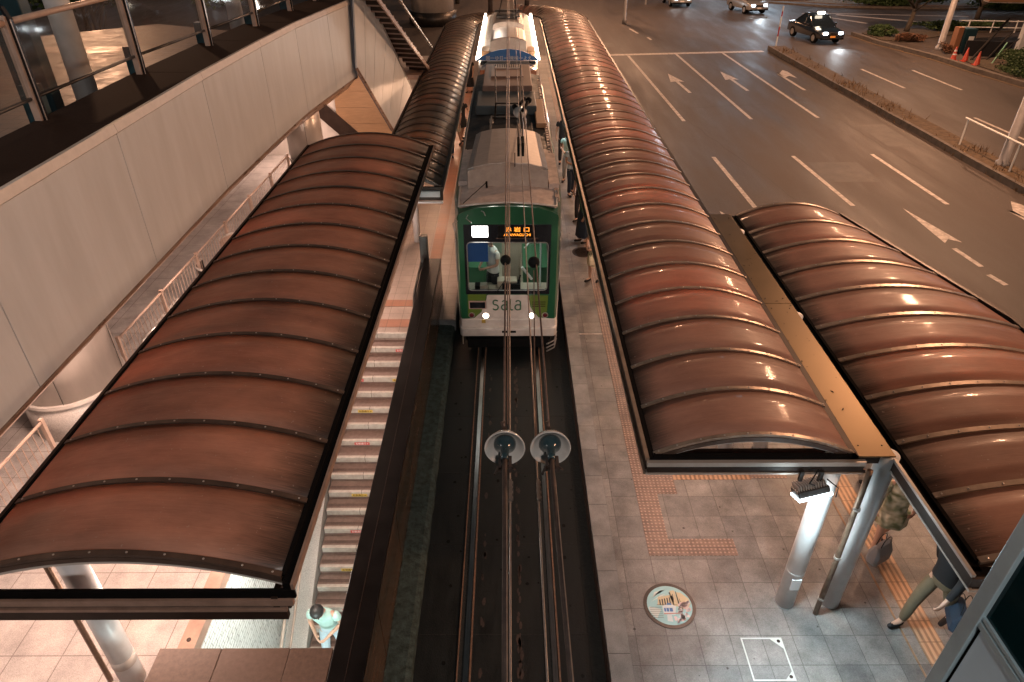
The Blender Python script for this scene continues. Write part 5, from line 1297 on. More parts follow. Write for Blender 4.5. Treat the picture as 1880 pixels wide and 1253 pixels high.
m = MB(); m.box((TX - 1.0, 27.0, 3.05), (TX - .72, 27.9, 3.25)); m.build('side_box', 'brushed', t2)
m = MB(); m.box((TX + .72, 27.0, 3.05), (TX + 1.0, 27.9, 3.25)); m.build('side_box', 'brushed', t2)
m = MB()
for s_ in (-1, 1):
    m.tube([(TX + s_ * .4, 33.2, 3.7), (TX + s_ * .25, 34.2, 4.3), (TX + s_ * .3, 33.3, 4.9)], .03, 6)
m.tube([(TX - .6, 33.3, 4.9), (TX + .6, 33.3, 4.9)], .03, 6); m.box((TX - .5, 32.2, 3.62), (TX + .5, 34.4, 3.70)); m.tube([(TX - .6, 33.0, 3.8), (TX + .6, 33.0, 3.8)], .03, 6); m.build('pantograph', 'darksteel', t2)
for x, lb in ((-1.17, 'long glowing strip standing in for reflected light along the left edge of the second tram roof'), (1.08, 'long glowing strip standing in for reflected light along the right edge of the second tram roof')):
    t = thing('roof_glow_strip', lb, 'glow strip', (x, 32, 3.1), 'glow strips for reflections on the second tram')  # glowing strips stand in for canopy light reflected off the roof covers
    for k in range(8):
        m = MB(); m.box((x - .045, 26.6 + k * 1.38, 3.02), (x + .045, 26.6 + k * 1.38 + 1.28, 3.08)); b = m.build('tube', 'glowwarm', t)
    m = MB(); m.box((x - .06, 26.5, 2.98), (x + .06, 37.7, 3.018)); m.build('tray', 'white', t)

# ================================================================== PEOPLE
def skin_mesh(name, V_, E_, Rr, mat, parent, sub=1, root=0):
    me = bpy.data.meshes.new(name); me.from_pydata([tuple(v) for v in V_], E_, [])
    ob = bpy.data.objects.new(name, me); col.objects.link(ob)
    md = ob.modifiers.new('s', 'SKIN'); md.use_smooth_shade = True
    for i, v in enumerate(me.skin_vertices[0].data):
        r = Rr[i]; v.radius = (r, r) if not isinstance(r, tuple) else r
        v.use_root = (i == root)
    sb = ob.modifiers.new('ss', 'SUBSURF'); sb.levels = sub; sb.render_levels = sub
    dg = bpy.context.evaluated_depsgraph_get(); dg.update()
    out = bpy.data.meshes.new_from_object(ob.evaluated_get(dg))
    bpy.data.objects.remove(ob)
    out.materials.clear(); out.materials.append(M[mat])
    for p in out.polygons: p.use_smooth = True
    o = bpy.data.objects.new(name, out); col.objects.link(o); o.parent = parent
    return o
def local(mb, name, mat, parent, smooth=True):
    o = mb.build(name, mat, None, smooth=smooth); o.parent = parent; return o
def person(label, loc, yaw, top, bottom, h=1.66, stride=0.0, lean=0.0, nod=0.0, arms='hang', skirt=None, hairlen=0, bare=False, group=None, sleeves=.55):
    t = thing('person', label, 'person', loc, group)
    t.rotation_euler = (0, 0, yaw)
    f = h / 1.70
    def up(x, y, z):
        dz = z - .95; return Vector((x, y + dz * math.sin(lean) , .95 + dz * math.cos(lean))) * f
    def lo(x, y, z): return Vector((x, y, z)) * f
    V_ = []; Rr = []; E_ = []; ix = {}
    def add(n, v, r, p=None):
        ix[n] = len(V_); V_.append(v); Rr.append(r * f)
        if p is not None: E_.append((ix[p], ix[n]))
    add('pel', up(0, 0, .95), .105); add('spi', up(0, .01, 1.12), .098, 'pel'); add('che', up(0, .015, 1.30), .118, 'spi'); add('nb', up(0, 0, 1.44), .062, 'che')
    hn = Vector((0, math.sin(nod), math.cos(nod))) * f
    nk = up(0, .015, 1.50); add('nk', nk, .052, 'nb')
    add('jaw', nk + hn * .06 + Vector((0, .02, 0)) * f, .064, 'nk'); add('hd', nk + hn * .14 + Vector((0, .015 * math.cos(nod), 0)) * f, .092, 'jaw'); add('ct', nk + hn * .215, .072, 'hd')
    fw = Vector((0, math.cos(nod), -math.sin(nod))) * f
    add('nose', nk + hn * .105 + fw * .105, .010, 'hd')
    for s in (-1, 1): add('ear%d' % s, nk + hn * .115 + Vector((s * .092 * f, 0, 0)), .014, 'hd')
    for s in (-1, 1):
        sd = stride * s
        add('hip%d' % s, lo(s * .09, 0, .88), .088, 'pel')
        add('kn%d' % s, lo(s * .10, sd * .55 + .03, .49), .056, 'hip%d' % s)
        az = .085 + (max(0, -sd) * .25)
        add('an%d' % s, lo(s * .10, sd - (.03 if sd >= 0 else .06), az), .037, 'kn%d' % s)
        add('to%d' % s, lo(s * .115, sd + .13, .035 + (max(0, -sd) * .02)), .030, 'an%d' % s)
        add('sh%d' % s, up(s * .185, 0, 1.385), .052, 'che')
        if arms == 'hang': e_, w_ = up(s * .235, -sd * .35 - .01, 1.12), up(s * .24, -sd * .8 + .06, .89)
        elif arms == 'fold': e_, w_ = up(s * .25, .05, 1.12), up(s * .10, .26, 1.05)
        elif arms == 'bag': e_, w_ = (up(s * .24, .04, 1.12), up(s * .26, .14, .88)) if s > 0 else (up(s * .25, .08, 1.13), up(s * .14, .26, 1.12))
        else: e_, w_ = up(s * .27, .10, 1.14), up(s * .30, .32, 1.10)
        add('el%d' % s, e_, .040, 'sh%d' % s); add('wr%d' % s, w_, .026, 'el%d' % s)
        d = (w_ - e_).normalized(); a = d.cross(Vector((s, .3, .2))).normalized(); b = d.cross(a).normalized()
        pm_ = w_ + d * .055 * f; add('pa%d' % s, pm_, .026, 'wr%d' % s)
        for k, (o_, ln) in enumerate(((-.026, .062), (-.009, .074), (.009, .070), (.025, .055))):
            k1 = pm_ + (d * .038 + a * o_) * f; add('f%d_%d' % (s, k), k1, .0085, 'pa%d' % s)
            k2 = k1 + (d * ln * .5 + b * .012) * f; add('g%d_%d' % (s, k), k2, .008, 'f%d_%d' % (s, k))
            k3 = k2 + (d * ln * .4 + b * .028) * f; add('h%d_%d' % (s, k), k3, .0065, 'g%d_%d' % (s, k))
        t1_ = w_ + (d * .030 - a * .032 + b * .01) * f; add('t%d' % s, t1_, .010, 'pa%d' % s); add('u%d' % s, t1_ + (d * .04 - a * .012 + b * .018) * f, .008, 't%d' % s)
    body = skin_mesh('body', V_, E_, Rr, 'skin', t, 2 if loc[1] < 10 else 1)
    g = lambda n: V_[ix[n]]
    def ell(cx_, cy_, z_, rx, ry, fn=up, n=22):
        return [fn(cx_ + rx * math.copysign(abs(math.cos(a)) ** .85, math.cos(a)), cy_ + ry * math.copysign(abs(math.sin(a)) ** .9, math.sin(a)), z_) for a in [2 * PI * k / n for k in range(n)]]
    wob = lambda k: 1 + .03 * math.sin(k * 2.3 + loc[1])
    m = MB()
    m.loft([ell(0, .0, .84 if not skirt else .95, .172, .128), ell(0, .0, .90 if not skirt else .98, .168 * wob(1), .124), ell(0, .005, 1.04, .152 * wob(2), .112), ell(0, .01, 1.18, .158 * wob(3), .116), ell(0, .015, 1.30, .182, .126), ell(0, .01, 1.385, .188, .112), ell(0, 0, 1.425, .14, .092), ell(0, 0, 1.455, .078, .072), ell(0, 0, 1.475, .062, .062)])
    for s in (-1, 1):
        S_ = up(s * .15, 0, 1.375); A_ = g('sh%d' % s).lerp(g('el%d' % s), .08); B_ = g('sh%d' % s).lerp(g('el%d' % s), min(sleeves, 1.0))
        path = [S_, A_, A_.lerp(B_, .5), B_]; rad = [.060 * f, .074 * f, .066 * f, .064 * f]
        if sleeves > .9: path.append(g('el%d' % s).lerp(g('wr%d' % s), .5)); path.append(g('el%d' % s).lerp(g('wr%d' % s), .93)); rad = [.060 * f, .072 * f, .060 * f, .054 * f, .048 * f, .042 * f]
        m.tube(path, rad, 12)
    o = local(m, 'shirt', top, t); sb = o.modifiers.new('ss', 'SUBSURF'); sb.levels = 1; sb.render_levels = 1
    if skirt:
        m = MB(); z0 = skirt
        prof = [(.235 * f, z0 * f), (.215 * f, (z0 + .25) * f), (.178 * f, .86 * f), (.160 * f, .96 * f), (.14 * f, 1.03 * f)]
        n = 28; vs = []; fs = []
        for (r_, z_) in prof:
            for k in range(n):
                a = 2 * PI * k / n; rr_ = r_ * (1 + .05 * math.sin(7 * a) * (1 if z_ < .9 * f else 0)); vs.append((rr_ * math.cos(a), rr_ * .85 * math.sin(a), z_))
        for i in range(len(prof) - 1):
            for k in range(n): fs.append((i * n + k, i * n + (k + 1) % n, (i + 1) * n + (k + 1) % n, (i + 1) * n + k))
        m.add(vs, fs); local(m, 'skirt', bottom, t)
    else:
        m = MB(); m.loft([ell(0, 0, .76, .150, .105, lo), ell(0, 0, .84, .165, .120, lo), ell(0, 0, .93, .160, .116, lo), ell(0, 0, 1.01, .145, .104, lo)])
        for s in (-1, 1):
            H_ = g('hip%d' % s); K_ = g('kn%d' % s); A_ = g('an%d' % s)
            if bare: m.tube([H_, H_.lerp(K_, .5), H_.lerp(K_, .95)], [.098 * f, .095 * f, .092 * f], 12)
            else: m.tube([H_, H_.lerp(K_, .5), K_, K_.lerp(A_, .5), A_ + Vector((0, 0, -.01)) * f], [.095 * f, .088 * f, .072 * f, .064 * f, .058 * f], 12)
        o = local(m, 'trousers', bottom, t); sb = o.modifiers.new('ss', 'SUBSURF'); sb.levels = 1; sb.render_levels = 1
    for s in (-1, 1):
        A = g('an%d' % s); T = g('to%d' % s)
        skin_mesh('shoe', [A + Vector((0, -.045, -.035)) * f, A + Vector((0, .02, -.035)) * f, T + Vector((0, .03, 0)) * f], [(0, 1), (1, 2)], [.042 * f, .044 * f, .036 * f], 'clothblack' if s else 'clothblack', t, 1)
    hc = V_[ix['hd']] - fw * .022 + hn * .028
    m = MB(); m.ball(hc, .112 * f, 8, (.92, 1.0, .92))
    if hairlen:
        m.loft([[hc + Vector((math.cos(a) * .095 * f * sc_, -.02 * f + math.sin(a) * .085 * f * sc_ - .015 * k * f, -.05 * k * f)) for a in [2 * PI * q / 14 for q in range(14)]] for k, sc_ in enumerate((1.0, 1.05, 1.0, .9, .6))][:hairlen + 2])
    # carve the face free: drop faces in front of the face
    hm = local(m, 'hair', 'hair', t)
    bm = bmesh.new(); bm.from_mesh(hm.data)
    face = nk + hn * .09
    kill = [v for v in bm.verts if (v.co - hc).dot(fw.normalized()) > .045 * f and (v.co - (nk + hn * .17)).dot(hn.normalized()) < 0.0]
    bmesh.ops.delete(bm, geom=kill, context='VERTS'); bm.to_mesh(hm.data); bm.free()
    for s in (-1, 1):
        m = MB(); m.ball(nk + hn * .125 + fw * .094 + Vector((s * .031 * f, 0, 0)), .010 * f, 4); local(m, 'eye', 'black', t)
    m = MB(); m.tube([nk + hn * .07 + fw * .088 + Vector((x * f, 0, 0)) for x in (-.022, 0, .022)], .005 * f, 4); local(m, 'mouth', 'redpaint', t)
    return t
person('person in a mint T-shirt with head bowed, coming down the underpass stairs', (-2.98, 6.85, -2.86), PI - .1, 'mint', 'paleblue', 1.80, .12, .30, .7, 'fold')
person('person in a bright blue top, mostly hidden behind the parapet on the stairs', (-2.33, 7.15, -2.76), 0.2, 'royal', 'clothblack', 1.62, .15, .15, .2, 'hang')
G = 'people on the right platform'
person('person in dark clothes standing farthest along the right platform', (1.86, 23.4, PZ), PI, 'clothblack', 'clothblack', 1.72, .12, 0, .1, group=G, hairlen=0)
person('person in a white top and grey trousers behind the one in navy trousers', (1.90, 21.6, PZ), PI - .3, 'mint', (cm('greytr', (.22, .22, .21)) and 'c_greytr'), 1.68, .1, .05, .3, 'fold', group=G)
person('person in a pale blue shirt and navy trousers standing by the right canopy edge', (1.92, 20.35, PZ), PI + .4, 'paleblue', 'navy', 1.70, .08, .05, .4, 'fold', group=G)
person('person in a green top and long dark navy skirt on the right platform', (1.97, 16.9, PZ), PI * .6, 'greencloth', 'navy', 1.60, .05, .0, .3, 'hang', skirt=.22, hairlen=3, group=G)
person('person in dark clothes standing behind the one in the long navy skirt', (2.02, 18.3, PZ), PI * .8, 'clothblack', 'clothblack', 1.62, .05, 0, .3, 'hang', hairlen=2, group=G)
person('person in a white blouse and cream skirt nearest the tram front', (2.06, 14.7, PZ), PI * .75, 'clothwhite', 'clothcream', 1.60, .09, .05, .35, 'fold', skirt=.50, hairlen=2, group=G)
G = 'people on the left platform'
person('person in a black dress carrying something, middle of the left platform', (-1.80, 26.0, PZ), PI * 1.2, 'clothblack', 'clothblack', 1.62, .12, .05, .2, 'reach', skirt=.55, hairlen=2, group=G)
person('person in pale shorts next to the black dress on the left platform', (-1.97, 25.3, PZ), PI * .9, 'clothwhite', 'clothcream', 1.66, .16, .0, .2, 'hang', bare=True, group=G)
person('person in a long black coat farthest along the left platform', (-1.86, 33.4, PZ), PI * .9, 'clothblack', 'clothblack', 1.64, .10, 0, .1, 'hang', skirt=.3, group=G)
person('person in dark clothes half hidden under the left platform canopy', (-2.12, 23.9, PZ), PI, 'clothblack', 'navy', 1.64, .1, 0, .2, 'hang', group=G)
person('person in a loose patterned jacket walking between the white column and the black gutter', (5.30, 6.58, PZ), PI * .92, 'camo', 'camo', 1.64, .18, .12, .3, 'bag', sleeves=1.0, hairlen=2, skirt=.62)
person('person in a dark top and khaki trousers striding beside the lift tower', (5.34, 5.36, PZ), PI * .62, 'clothblack', 'khaki', 1.74, .30, .12, .2, 'hang', sleeves=1.0)
person('person in grey trousers whose legs show above the white column', (5.72, 7.95, PZ), 0.2, (cm('greysh', (.2, .2, .21)) and 'c_greysh'), 'c_greytr', 1.70, .18, 0, .1, 'hang')
person('tram driver in a white shirt and dark trousers standing in the green tram cab', (-.34, 12.52, .86), PI * .7, 'clothwhite', 'clothblack', 1.60, .03, .05, .3, 'fold')
def bag(lb, c, sx_, sy_, sz_, mat, hang=.25, rot=0):
    t = thing('shopping_bag', lb, 'bag', c); x, y, z = c; q = Matrix.Rotation(rot, 3, 'Z')
    m = MB(); rings = []
    for zz, k in ((0, .85), (.15, 1), (.6, 1.0), (1, .86)):
        rings.append([Vector(c) + q @ Vector((sx_ * k * u, sy_ * k * v * (1 if zz < .9 else .5), sz_ * zz)) for u, v in ((-1, -.6), (-.8, -1), (.8, -1), (1, -.6), (1, .6), (.8, 1), (-.8, 1), (-1, .6))])
    m.loft(rings); m.build('sack', mat, t, bevel=.01)
    m = MB()
    for v in (-.4, .4): m.tube([Vector(c) + q @ Vector((u, sy_ * v, sz_ + hang * math.sqrt(max(0, 1 - (u / (sx_ * .6)) ** 2)))) for u in [sx_ * .6 * (-1 + k / 5) for k in range(11)]], .006, 5)
    m.build('handle', 'clothblack', t)
bag('dark grey bag hanging from the hand of the person in the patterned jacket', (5.10, 6.24, .42), .17, .09, .34, 'c_greysh', .16, .5)
bag('dark navy bag carried by the striding person in khaki trousers', (5.52, 5.14, .60), .20, .10, .30, 'navy', .2, 1.2)
bag('cream bag held by the person in the white blouse', (1.96, 14.50, .82), .12, .08, .22, 'clothcream', .14, .3)

# ================================================================== CARS
def car(name, label, x, y, yaw, bodym, L_=4.5, W_=1.70, H_=1.5, kind='sedan', plate='plateorange', sign=False, cat='car', lights=True):
    t = thing(name, label, cat, (x, y, 0)); t.rotation_euler = (0, 0, yaw)
    def lc(m, nm, mt, smooth=False, bevel=0, par=None):
        o = m.build(nm, mt, None, smooth=smooth, bevel=bevel); o.parent = par or t; return o
    h = L_ / 2; w2 = W_ / 2
    # facing -y local
    if kind == 'sedan': prof = [(-h, .35), (-h + .02, .62), (-h + .15, .76), (-h + 1.15, .92), (h - .9, .98), (h - .08, .92), (h, .6), (h, .32)]
    else: prof = [(-h, .35), (-h + .02, .68), (-h + .12, .84), (-h + .85, .98), (h - .3, 1.02), (h - .04, .95), (h, .6), (h, .32)]
    rings = []
    for k in (-1, -.93, -.6, 0, .6, .93, 1):
        pin = 1 - .06 * abs(k) ** 6
        rings.append([Vector((k * w2, yy * (1 - .035 * k ** 4), zz * (pin if zz > .7 else 1))) for yy, zz in prof])
    m = MB(); m.loft(rings); body = lc(m, 'body', bodym, True, .03)
    if kind == 'sedan': cab = [(-h + 1.15, .90), (-h + 1.95, H_ - .06), (-h + 2.4, H_), (h - 1.6, H_ - .01), (h - .75, .95)]
    else: cab = [(-h + .85, .95), (-h + 1.5, H_ - .08), (-h + 1.9, H_), (h - .5, H_ - .03), (h - .15, .98)]
    rings = []
    for k in (-1, -.8, 0, .8, 1):
        rings.append([Vector((k * w2 * (.93 - .20 * (zz - .9) / (H_ - .9)), yy, zz - (.03 if abs(k) == 1 and zz > 1.2 else 0))) for yy, zz in cab])
    m = MB(); m.loft(rings); lc(m, 'windows', 'carglass', False, .03)
    m = MB(); rings = []
    for k in (-1, -.8, 0, .8, 1): rings.append([Vector((k * w2 * .735, yy, zz + .012 - (.03 if abs(k) == 1 else 0))) for yy, zz in cab[1:-1]] + [Vector((k * w2 * .735, yy, zz - .03)) for yy, zz in reversed(cab[1:-1])])
    m.loft(rings); lc(m, 'roof', bodym, False, .01)
    m = MB()
    for s in (-1, 1):
        for a, b in ((0, 1), (3, 4)):
            pa = Vector((s * w2 * (.93 - .20 * (cab[a][1] - .9) / (H_ - .9)), *cab[a])); pb = Vector((s * w2 * (.93 - .20 * (cab[b][1] - .9) / (H_ - .9)), *cab[b])); m.tube([pa, pb], .03, 6)
        ym = 0.1; m.tube([(s * w2 * .93, ym, .95), (s * w2 * .74, ym, H_ - .04)], .03, 6)
    lc(m, 'pillars', bodym)
    for sx_ in (-1, 1):
        for yy in (-h + .82, h - .80):
            m = MB(); m.lathe([(.31, 0), (.32, .03), (.32, .17), (.31, .20)], (sx_ * (w2 - .19) if sx_ > 0 else -w2 - .01, yy, .31), 22, (1, 0, 0)); wl = lc(m, 'wheel', 'black')
            m = MB(); m.lathe([(.19, 0), (.18, .015), (.05, .01)], (sx_ * (w2 + .012), yy, .31), 16, (sx_, 0, 0)); lc(m, 'rim', 'acside', par=wl)
        m = MB(); m.box((sx_ * w2 * .62 - .13, -h - .015, .60), (sx_ * w2 * .62 + .13, -h + .10, .74)); lc(m, 'headlight', 'headlight' if lights else 'acside', bevel=.03)
        m = MB(); m.box((sx_ * w2 * .70 - .14, h - .06, .62), (sx_ * w2 * .70 + .14, h + .01, .78)); lc(m, 'tail_light', 'tail', bevel=.02)
        m = MB(); m.box((sx_ * (w2 + .12) - .09, -h + 1.45, .95), (sx_ * (w2 + .12) + .09, -h + 1.55, 1.08)); lc(m, 'mirror', bodym, bevel=.02)
    m = MB(); m.box((-.17, -h - .02, .42), (.17, -h + .02, .53)); lc(m, 'number_plate', plate)
    m = MB(); m.box((-w2 * .4, -h - .012, .58), (w2 * .4, -h + .05, .70)); lc(m, 'grille', 'darksteel', bevel=.01)
    m = MB(); m.box((-w2 * .92, -h - .01, .30), (w2 * .92, -h + .1, .40)); lc(m, 'bumper', 'black', bevel=.02)
    if sign:
        m = MB(); m.box((-.22, -.35, H_ + .0), (.22, -.18, H_ + .14)); lc(m, 'roof_sign', 'headwarm', bevel=.02)
    return t
car('taxi', 'black taxi with bright headlights and an orange number plate turning at the junction', 20.15, 48.7, R(10), 'carblack', kind='sedan', L_=4.2, H_=1.55, sign=True, cat='taxi')
car('silver_car', 'silver car with bright headlights partly cut by the top edge of the picture', 19.3, 61.1, R(13), 'carsilver', kind='hatch', L_=3.8, H_=1.6, plate='white')
car('white_car', 'pale car at the very top edge, only its wheels and bumper in view', 14.4, 65.2, R(3), 'carsilver', kind='hatch', L_=3.9, H_=1.6, plate='white')

# ================================================================== STREET THINGS
t = thing('marker_pole', 'thin red and white banded pole standing at the far end of the median', 'pole', (16.45, 45.1, .2))
for k in range(8):
    m = MB(); m.tube([(16.45, 45.1, .2 + .28 * k), (16.45, 45.1, .2 + .28 * (k + 1))], .035, 8); m.build('band', 'redpaint' if k in (2, 3, 6) else 'white', t)
t = thing('median_railing', 'plain white tube railing on the median beside the thick lamp pole', 'railing', (17, 24, .2))
m = MB(); m.tube([(17.0, 25.7, 1.15), (17.2, 18, 1.15)], .035, 8); m.build('rail', 'white', t)
for y in (25.55, 22.6, 19.6):
    m = MB(); m.tube([(17.0 + (25.7 - y) * .026, y, .2), (17.0 + (25.7 - y) * .026, y, 1.15)], .032, 8); m.build('post', 'white', t)
for k, (x, y, ln, lb) in enumerate(((25.35, 41.3, 0, 'striped orange traffic cone leftmost of the three by the lamp pole'), (25.85, 41.0, .0, 'plain orange traffic cone in the middle of the three'), (25.95, 40.0, 0, 'plain orange traffic cone rightmost and nearest of the three'))):
    t = thing('traffic_cone', lb, 'traffic cone', (x, y, .12), 'traffic cones by the dug up corner')
    m = MB(); m.lathe([(.16, .03), (.15, .05), (.035, .70), (.025, .72)], (x, y, .12), 16); m.build('cone', 'conered', t, smooth=True)
    m = MB(); m.box((x - .19, y - .19, .12), (x + .19, y + .19, .15)); m.build('base', 'conered', t)
    if k == 0:
        for z in (.30, .48):
            m = MB(); m.lathe([(.128 - (z - .2) * .17, 0), (.105 - (z - .2) * .17, .09)], (x, y, .12 + z), 16); m.build('stripe', 'white', t)
t = thing('control_cabinet', 'dark green street cabinet beside the lamp pole on the island', 'cabinet', (26.9, 43.4, .12))
m = MB(); m.box((26.6, 43.0, .2), (27.3, 43.6, 1.5)); m.build('box', 'teal', t, bevel=.02); m = MB(); m.box((26.9, 42.97, .6), (27.2, 43.0, 1.1)); m.build('notice', 'white', t)
m = MB(); m.box((26.25, 43.1, .12), (26.55, 43.6, 1.55)); m.build('side_panel', cm('cabbrown', (.26, .12, .06)), t)
t = thing('work_hoarding', 'low black hoarding with leaning props behind the traffic cones', 'barrier', (28, 42.3, .12))
m = MB(); m.box((26.6, 42.3, .12), (29.0, 42.4, .95), Matrix.Rotation(R(-14), 3, 'Z')); m.build('sheet', 'clothblack', t)
for a, b, r_ in (((26.4, 41.3, .15), (29.0, 43.2, 2.0), .07), ((27.2, 41.2, .15), (28.8, 42.2, 1.5), .045), ((27.3, 40.8, .15), (28.9, 41.6, 1.2), .04)):
    m = MB(); m.tube([a, b], r_, 8); m.build('prop', 'darksteel', t)
m = MB(); m.tube([(26.9, 40.2, .12), (27.9, 41.0, 1.1)], .04, 6); m.build('green_prop', cm('grn', (.05, .22, .12)), t)
ks = thing('street_shelter', 'flat brown roofed shelter on one pale post at the right edge', 'shelter', (30.7, 43.8, .12))
m = MB(); m.prism([(27.2, 42.8, 2.95), (35, 41.2, 2.95), (35, 48.0, 2.95), (28.2, 47.0, 2.95)], (0, 0, .28)); m.build('roof', cm('shelterroof', (.22, .12, .06)), ks, bevel=.02)
m = MB(); m.prism([(27.3, 42.9, 2.90), (35, 41.3, 2.90), (35, 42.0, 2.90), (27.4, 43.6, 2.90)], (0, 0, .045)); m.build('fascia', 'copedge', ks)
for x, y in ((30.7, 43.9), (34.4, 43.4)):
    m = MB(); m.box((x - .17, y - .17, .12), (x + .17, y + .17, 2.9)); m.build('post', 'white', ks, bevel=.01)
t = thing('guard_rail', 'low white guard rail on the island left of the shelter post', 'guard rail', (34, 50, .15))
for z in (.45, .85):
    m = MB(); m.tube([(30.6, 50.6, z), (37, 49.8, z)], .035, 6); m.build('rail', 'white', t)
for k in range(4):
    x = 31.3 + 1.55 * k; m = MB(); m.tube([(x, 50.5 - .12 * k, .12), (x, 50.5 - .12 * k, .9)], .045, 6); m.build('post', 'white', t)

# ================================================================== PLANTS
def leaves(c, rad, n, size, mat, seed, clumps=14):
    rnd = random.Random(seed); c = Vector(c); m = MB()
    cl_ = []
    for k in range(clumps):
        u = Vector((rnd.gauss(0, 1), rnd.gauss(0, 1), rnd.gauss(0, 1))).normalized()
        cl_.append((c + Vector((u.x * rad[0], u.y * rad[1], u.z * rad[2])) * rnd.uniform(.25, .85), rnd.uniform(.25, .5)))
    for k in range(n):
        cc, rr_ = rnd.choice(cl_)
        u = Vector((rnd.gauss(0, 1), rnd.gauss(0, 1), rnd.gauss(0, 1))).normalized() * rr_ * rnd.uniform(.4, 1.0)
        p = cc + Vector((u.x * rad[0], u.y * rad[1], u.z * rad[2]))
        if p.z < .15: p.z = .15 + rnd.random() * .2
        a = Vector((rnd.gauss(0, 1), rnd.gauss(0, 1), rnd.gauss(0, .6))).normalized() * size * rnd.uniform(.6, 1.3); b = a.cross(Vector((rnd.gauss(0, 1), rnd.gauss(0, 1), rnd.gauss(0, 1)))).normalized() * size * .55
        m.add([p - a, p + b, p + a, p - b], [(0, 1, 2, 3)])
    return m
def tree(label, base, h, rad, n, seed, lean=(0, 0), mat='leaf', size=.13):
    t = thing('street_tree', label, 'tree', base, 'street trees'); rnd = random.Random(seed); b = Vector(base)
    tp = b + Vector((lean[0], lean[1], h * .55))
    m = MB(); m.tube([b, b.lerp(tp, .4) + Vector((.08, .05, 0)), tp], [.20, .15, .10], 10)
    for k in range(6):
        a = rnd.uniform(0, 2 * PI); s0 = b.lerp(tp, rnd.uniform(.3, .95)); e = s0 + Vector((math.cos(a) * rad[0] * .75, math.sin(a) * rad[1] * .75, h * rnd.uniform(.2, .42))); m.tube([s0, s0.lerp(e, .5) + Vector((0, 0, .2)), e], [.08, .055, .02], 7)
    m.build('trunk', 'bark', t, smooth=True)
    leaves(b + Vector((lean[0], lean[1], h * .78)), rad, n, size, mat, seed + 5, 22).build('crown', mat, t)
tree('leaning tree with several dark trunks on the corner of the traffic island', (27.2, 50.6, .15), 3.6, (2.9, 2.4, 1.2), 7000, 3, (.5, .6))
tree('dark tree with a bushy crown right of the tall island lamp pole', (35.0, 55.8, .15), 5.0, (3.0, 2.6, 1.8), 6000, 9)
for k, (x, y) in enumerate(((30.5, 65.5), (41.5, 59.5), (45, 66))): tree(['street tree on the far verge behind the corner tree', 'tree on the far verge above the shelter', 'tree set back behind the shelter at the far side'][k], (x, y, .12), 5.5, (2.8, 2.6, 2.0), 4500, 20 + k)
for k, (x, y) in enumerate(((-10.5, 47), (-7.8, 61.5), (-13, 58), (-4.5, 66), (-16, 44), (-20, 36), (-25, 44))): tree(['dark tree left of the big round column', 'dark tree behind the big round column', 'dark tree far left behind the stair', 'dark tree above the left platform canopy', 'dark tree beyond the deck', 'dark tree seen through the glass railing', 'farthest dark tree seen through the glass railing'][k], (x, y, 0), 6.5, (3.2, 3.2, 2.4), 4200, 40 + k, size=.18)
def bush(label, c, rad, n, seed, mat='leaf', size=.07, nm='shrub'):
    t = thing(nm, label, 'shrub', (c[0], c[1], .15)); m = MB(); rnd = random.Random(seed)
    for k in range(9):
        a = rnd.uniform(0, 2 * PI); m.tube([(c[0], c[1], .15), (c[0] + math.cos(a) * rad[0] * .6, c[1] + math.sin(a) * rad[1] * .6, c[2] + rad[2] * .4)], .02, 5)
    m.build('stems', 'bark', t); leaves(c, rad, n, size, mat, seed, 26).build('foliage', mat, t)
bush('big leafy shrub bed at the right edge beside the cones', (27.6, 37.6, .7), (1.6, 2.6, .75), 11000, 51)
bush('second leafy shrub along the kerb at the far right', (27.9, 33.6, .6), (1.5, 2.2, .6), 5000, 52)
bush('pale green grassy shrub at the tip of the traffic island', (24.9, 49.3, .40), (.9, 1.1, .45), 3200, 53, 'leaf', .08)
bush('russet ground shrub along the island kerb below the leaning tree', (25.6, 47.3, .32), (1.2, .7, .32), 3600, 54, 'leafred', .07)
bush('low green shrub row behind the leaning tree', (31, 51.2, .45), (3.4, .6, .45), 5000, 55, 'leaf', .09)
bush('russet weeds at the foot of the island lamp pole', (26.3, 43.6, .35), (.6, .8, .3), 1800, 56, 'leafred', .06)
bush('long clipped hedge along the far verge', (33.0, 64.0, .6), (5.0, 1.0, .6), 9000, 57, 'leaf', .12, 'hedge')
bush('clipped hedge on the far verge left of the long hedge', (25.0, 67.6, .55), (2.6, .9, .5), 5000, 58, 'leaf', .12, 'hedge')
bush('hedge on the far verge above the shelter roof', (42.0, 61.2, .7), (4.5, 1.0, .7), 7000, 59, 'leaf', .12, 'hedge')
# far left round column and shop front
t = thing('round_column', 'very thick pale round column standing beyond the left platform canopy', 'column', (-5.6, 55.2, 0))
m = MB(); m.lathe([(1.55, .9), (1.55, 9)], (-5.6, 55.2, 0), 40); m.build('shaft', 'copedge', t, smooth=True)
m = MB(); m.lathe([(1.75, 0), (1.75, .9)], (-5.6, 55.2, 0), 40); m.build('base', 'darksteel', t, smooth=True)
t = thing('sign_post', 'thin grey post beyond the right platform canopy bend', 'post', (11.8, 65.2, 0))
m = MB(); m.lathe([(.09, 0), (.07, 6)], (11.8, 65.2, 0), 12); m.build('pole', 'lamppost', t)
sh = thing('shop_building', 'long low building with lit shop windows across the far road', 'building', (45, 84, 0))
m = MB(); m.box((18, 84, 0), (80, 96, 9)); m.build('walls', 'kerb', sh)
for k in range(12):
    m = MB(); m.box((19.5 + 5 * k, 83.9, .8), (23.5 + 5 * k, 83.99, 3.4)); m.build('shop_window', 'shopwin', sh)
for k in range(12):
    m = MB(); m.box((19.8 + 5 * k, 83.9, 4.6), (23.2 + 5 * k, 83.99, 6.0)); m.build('sign_panel', 'shopwin' if k % 3 == 0 else 'white', sh)

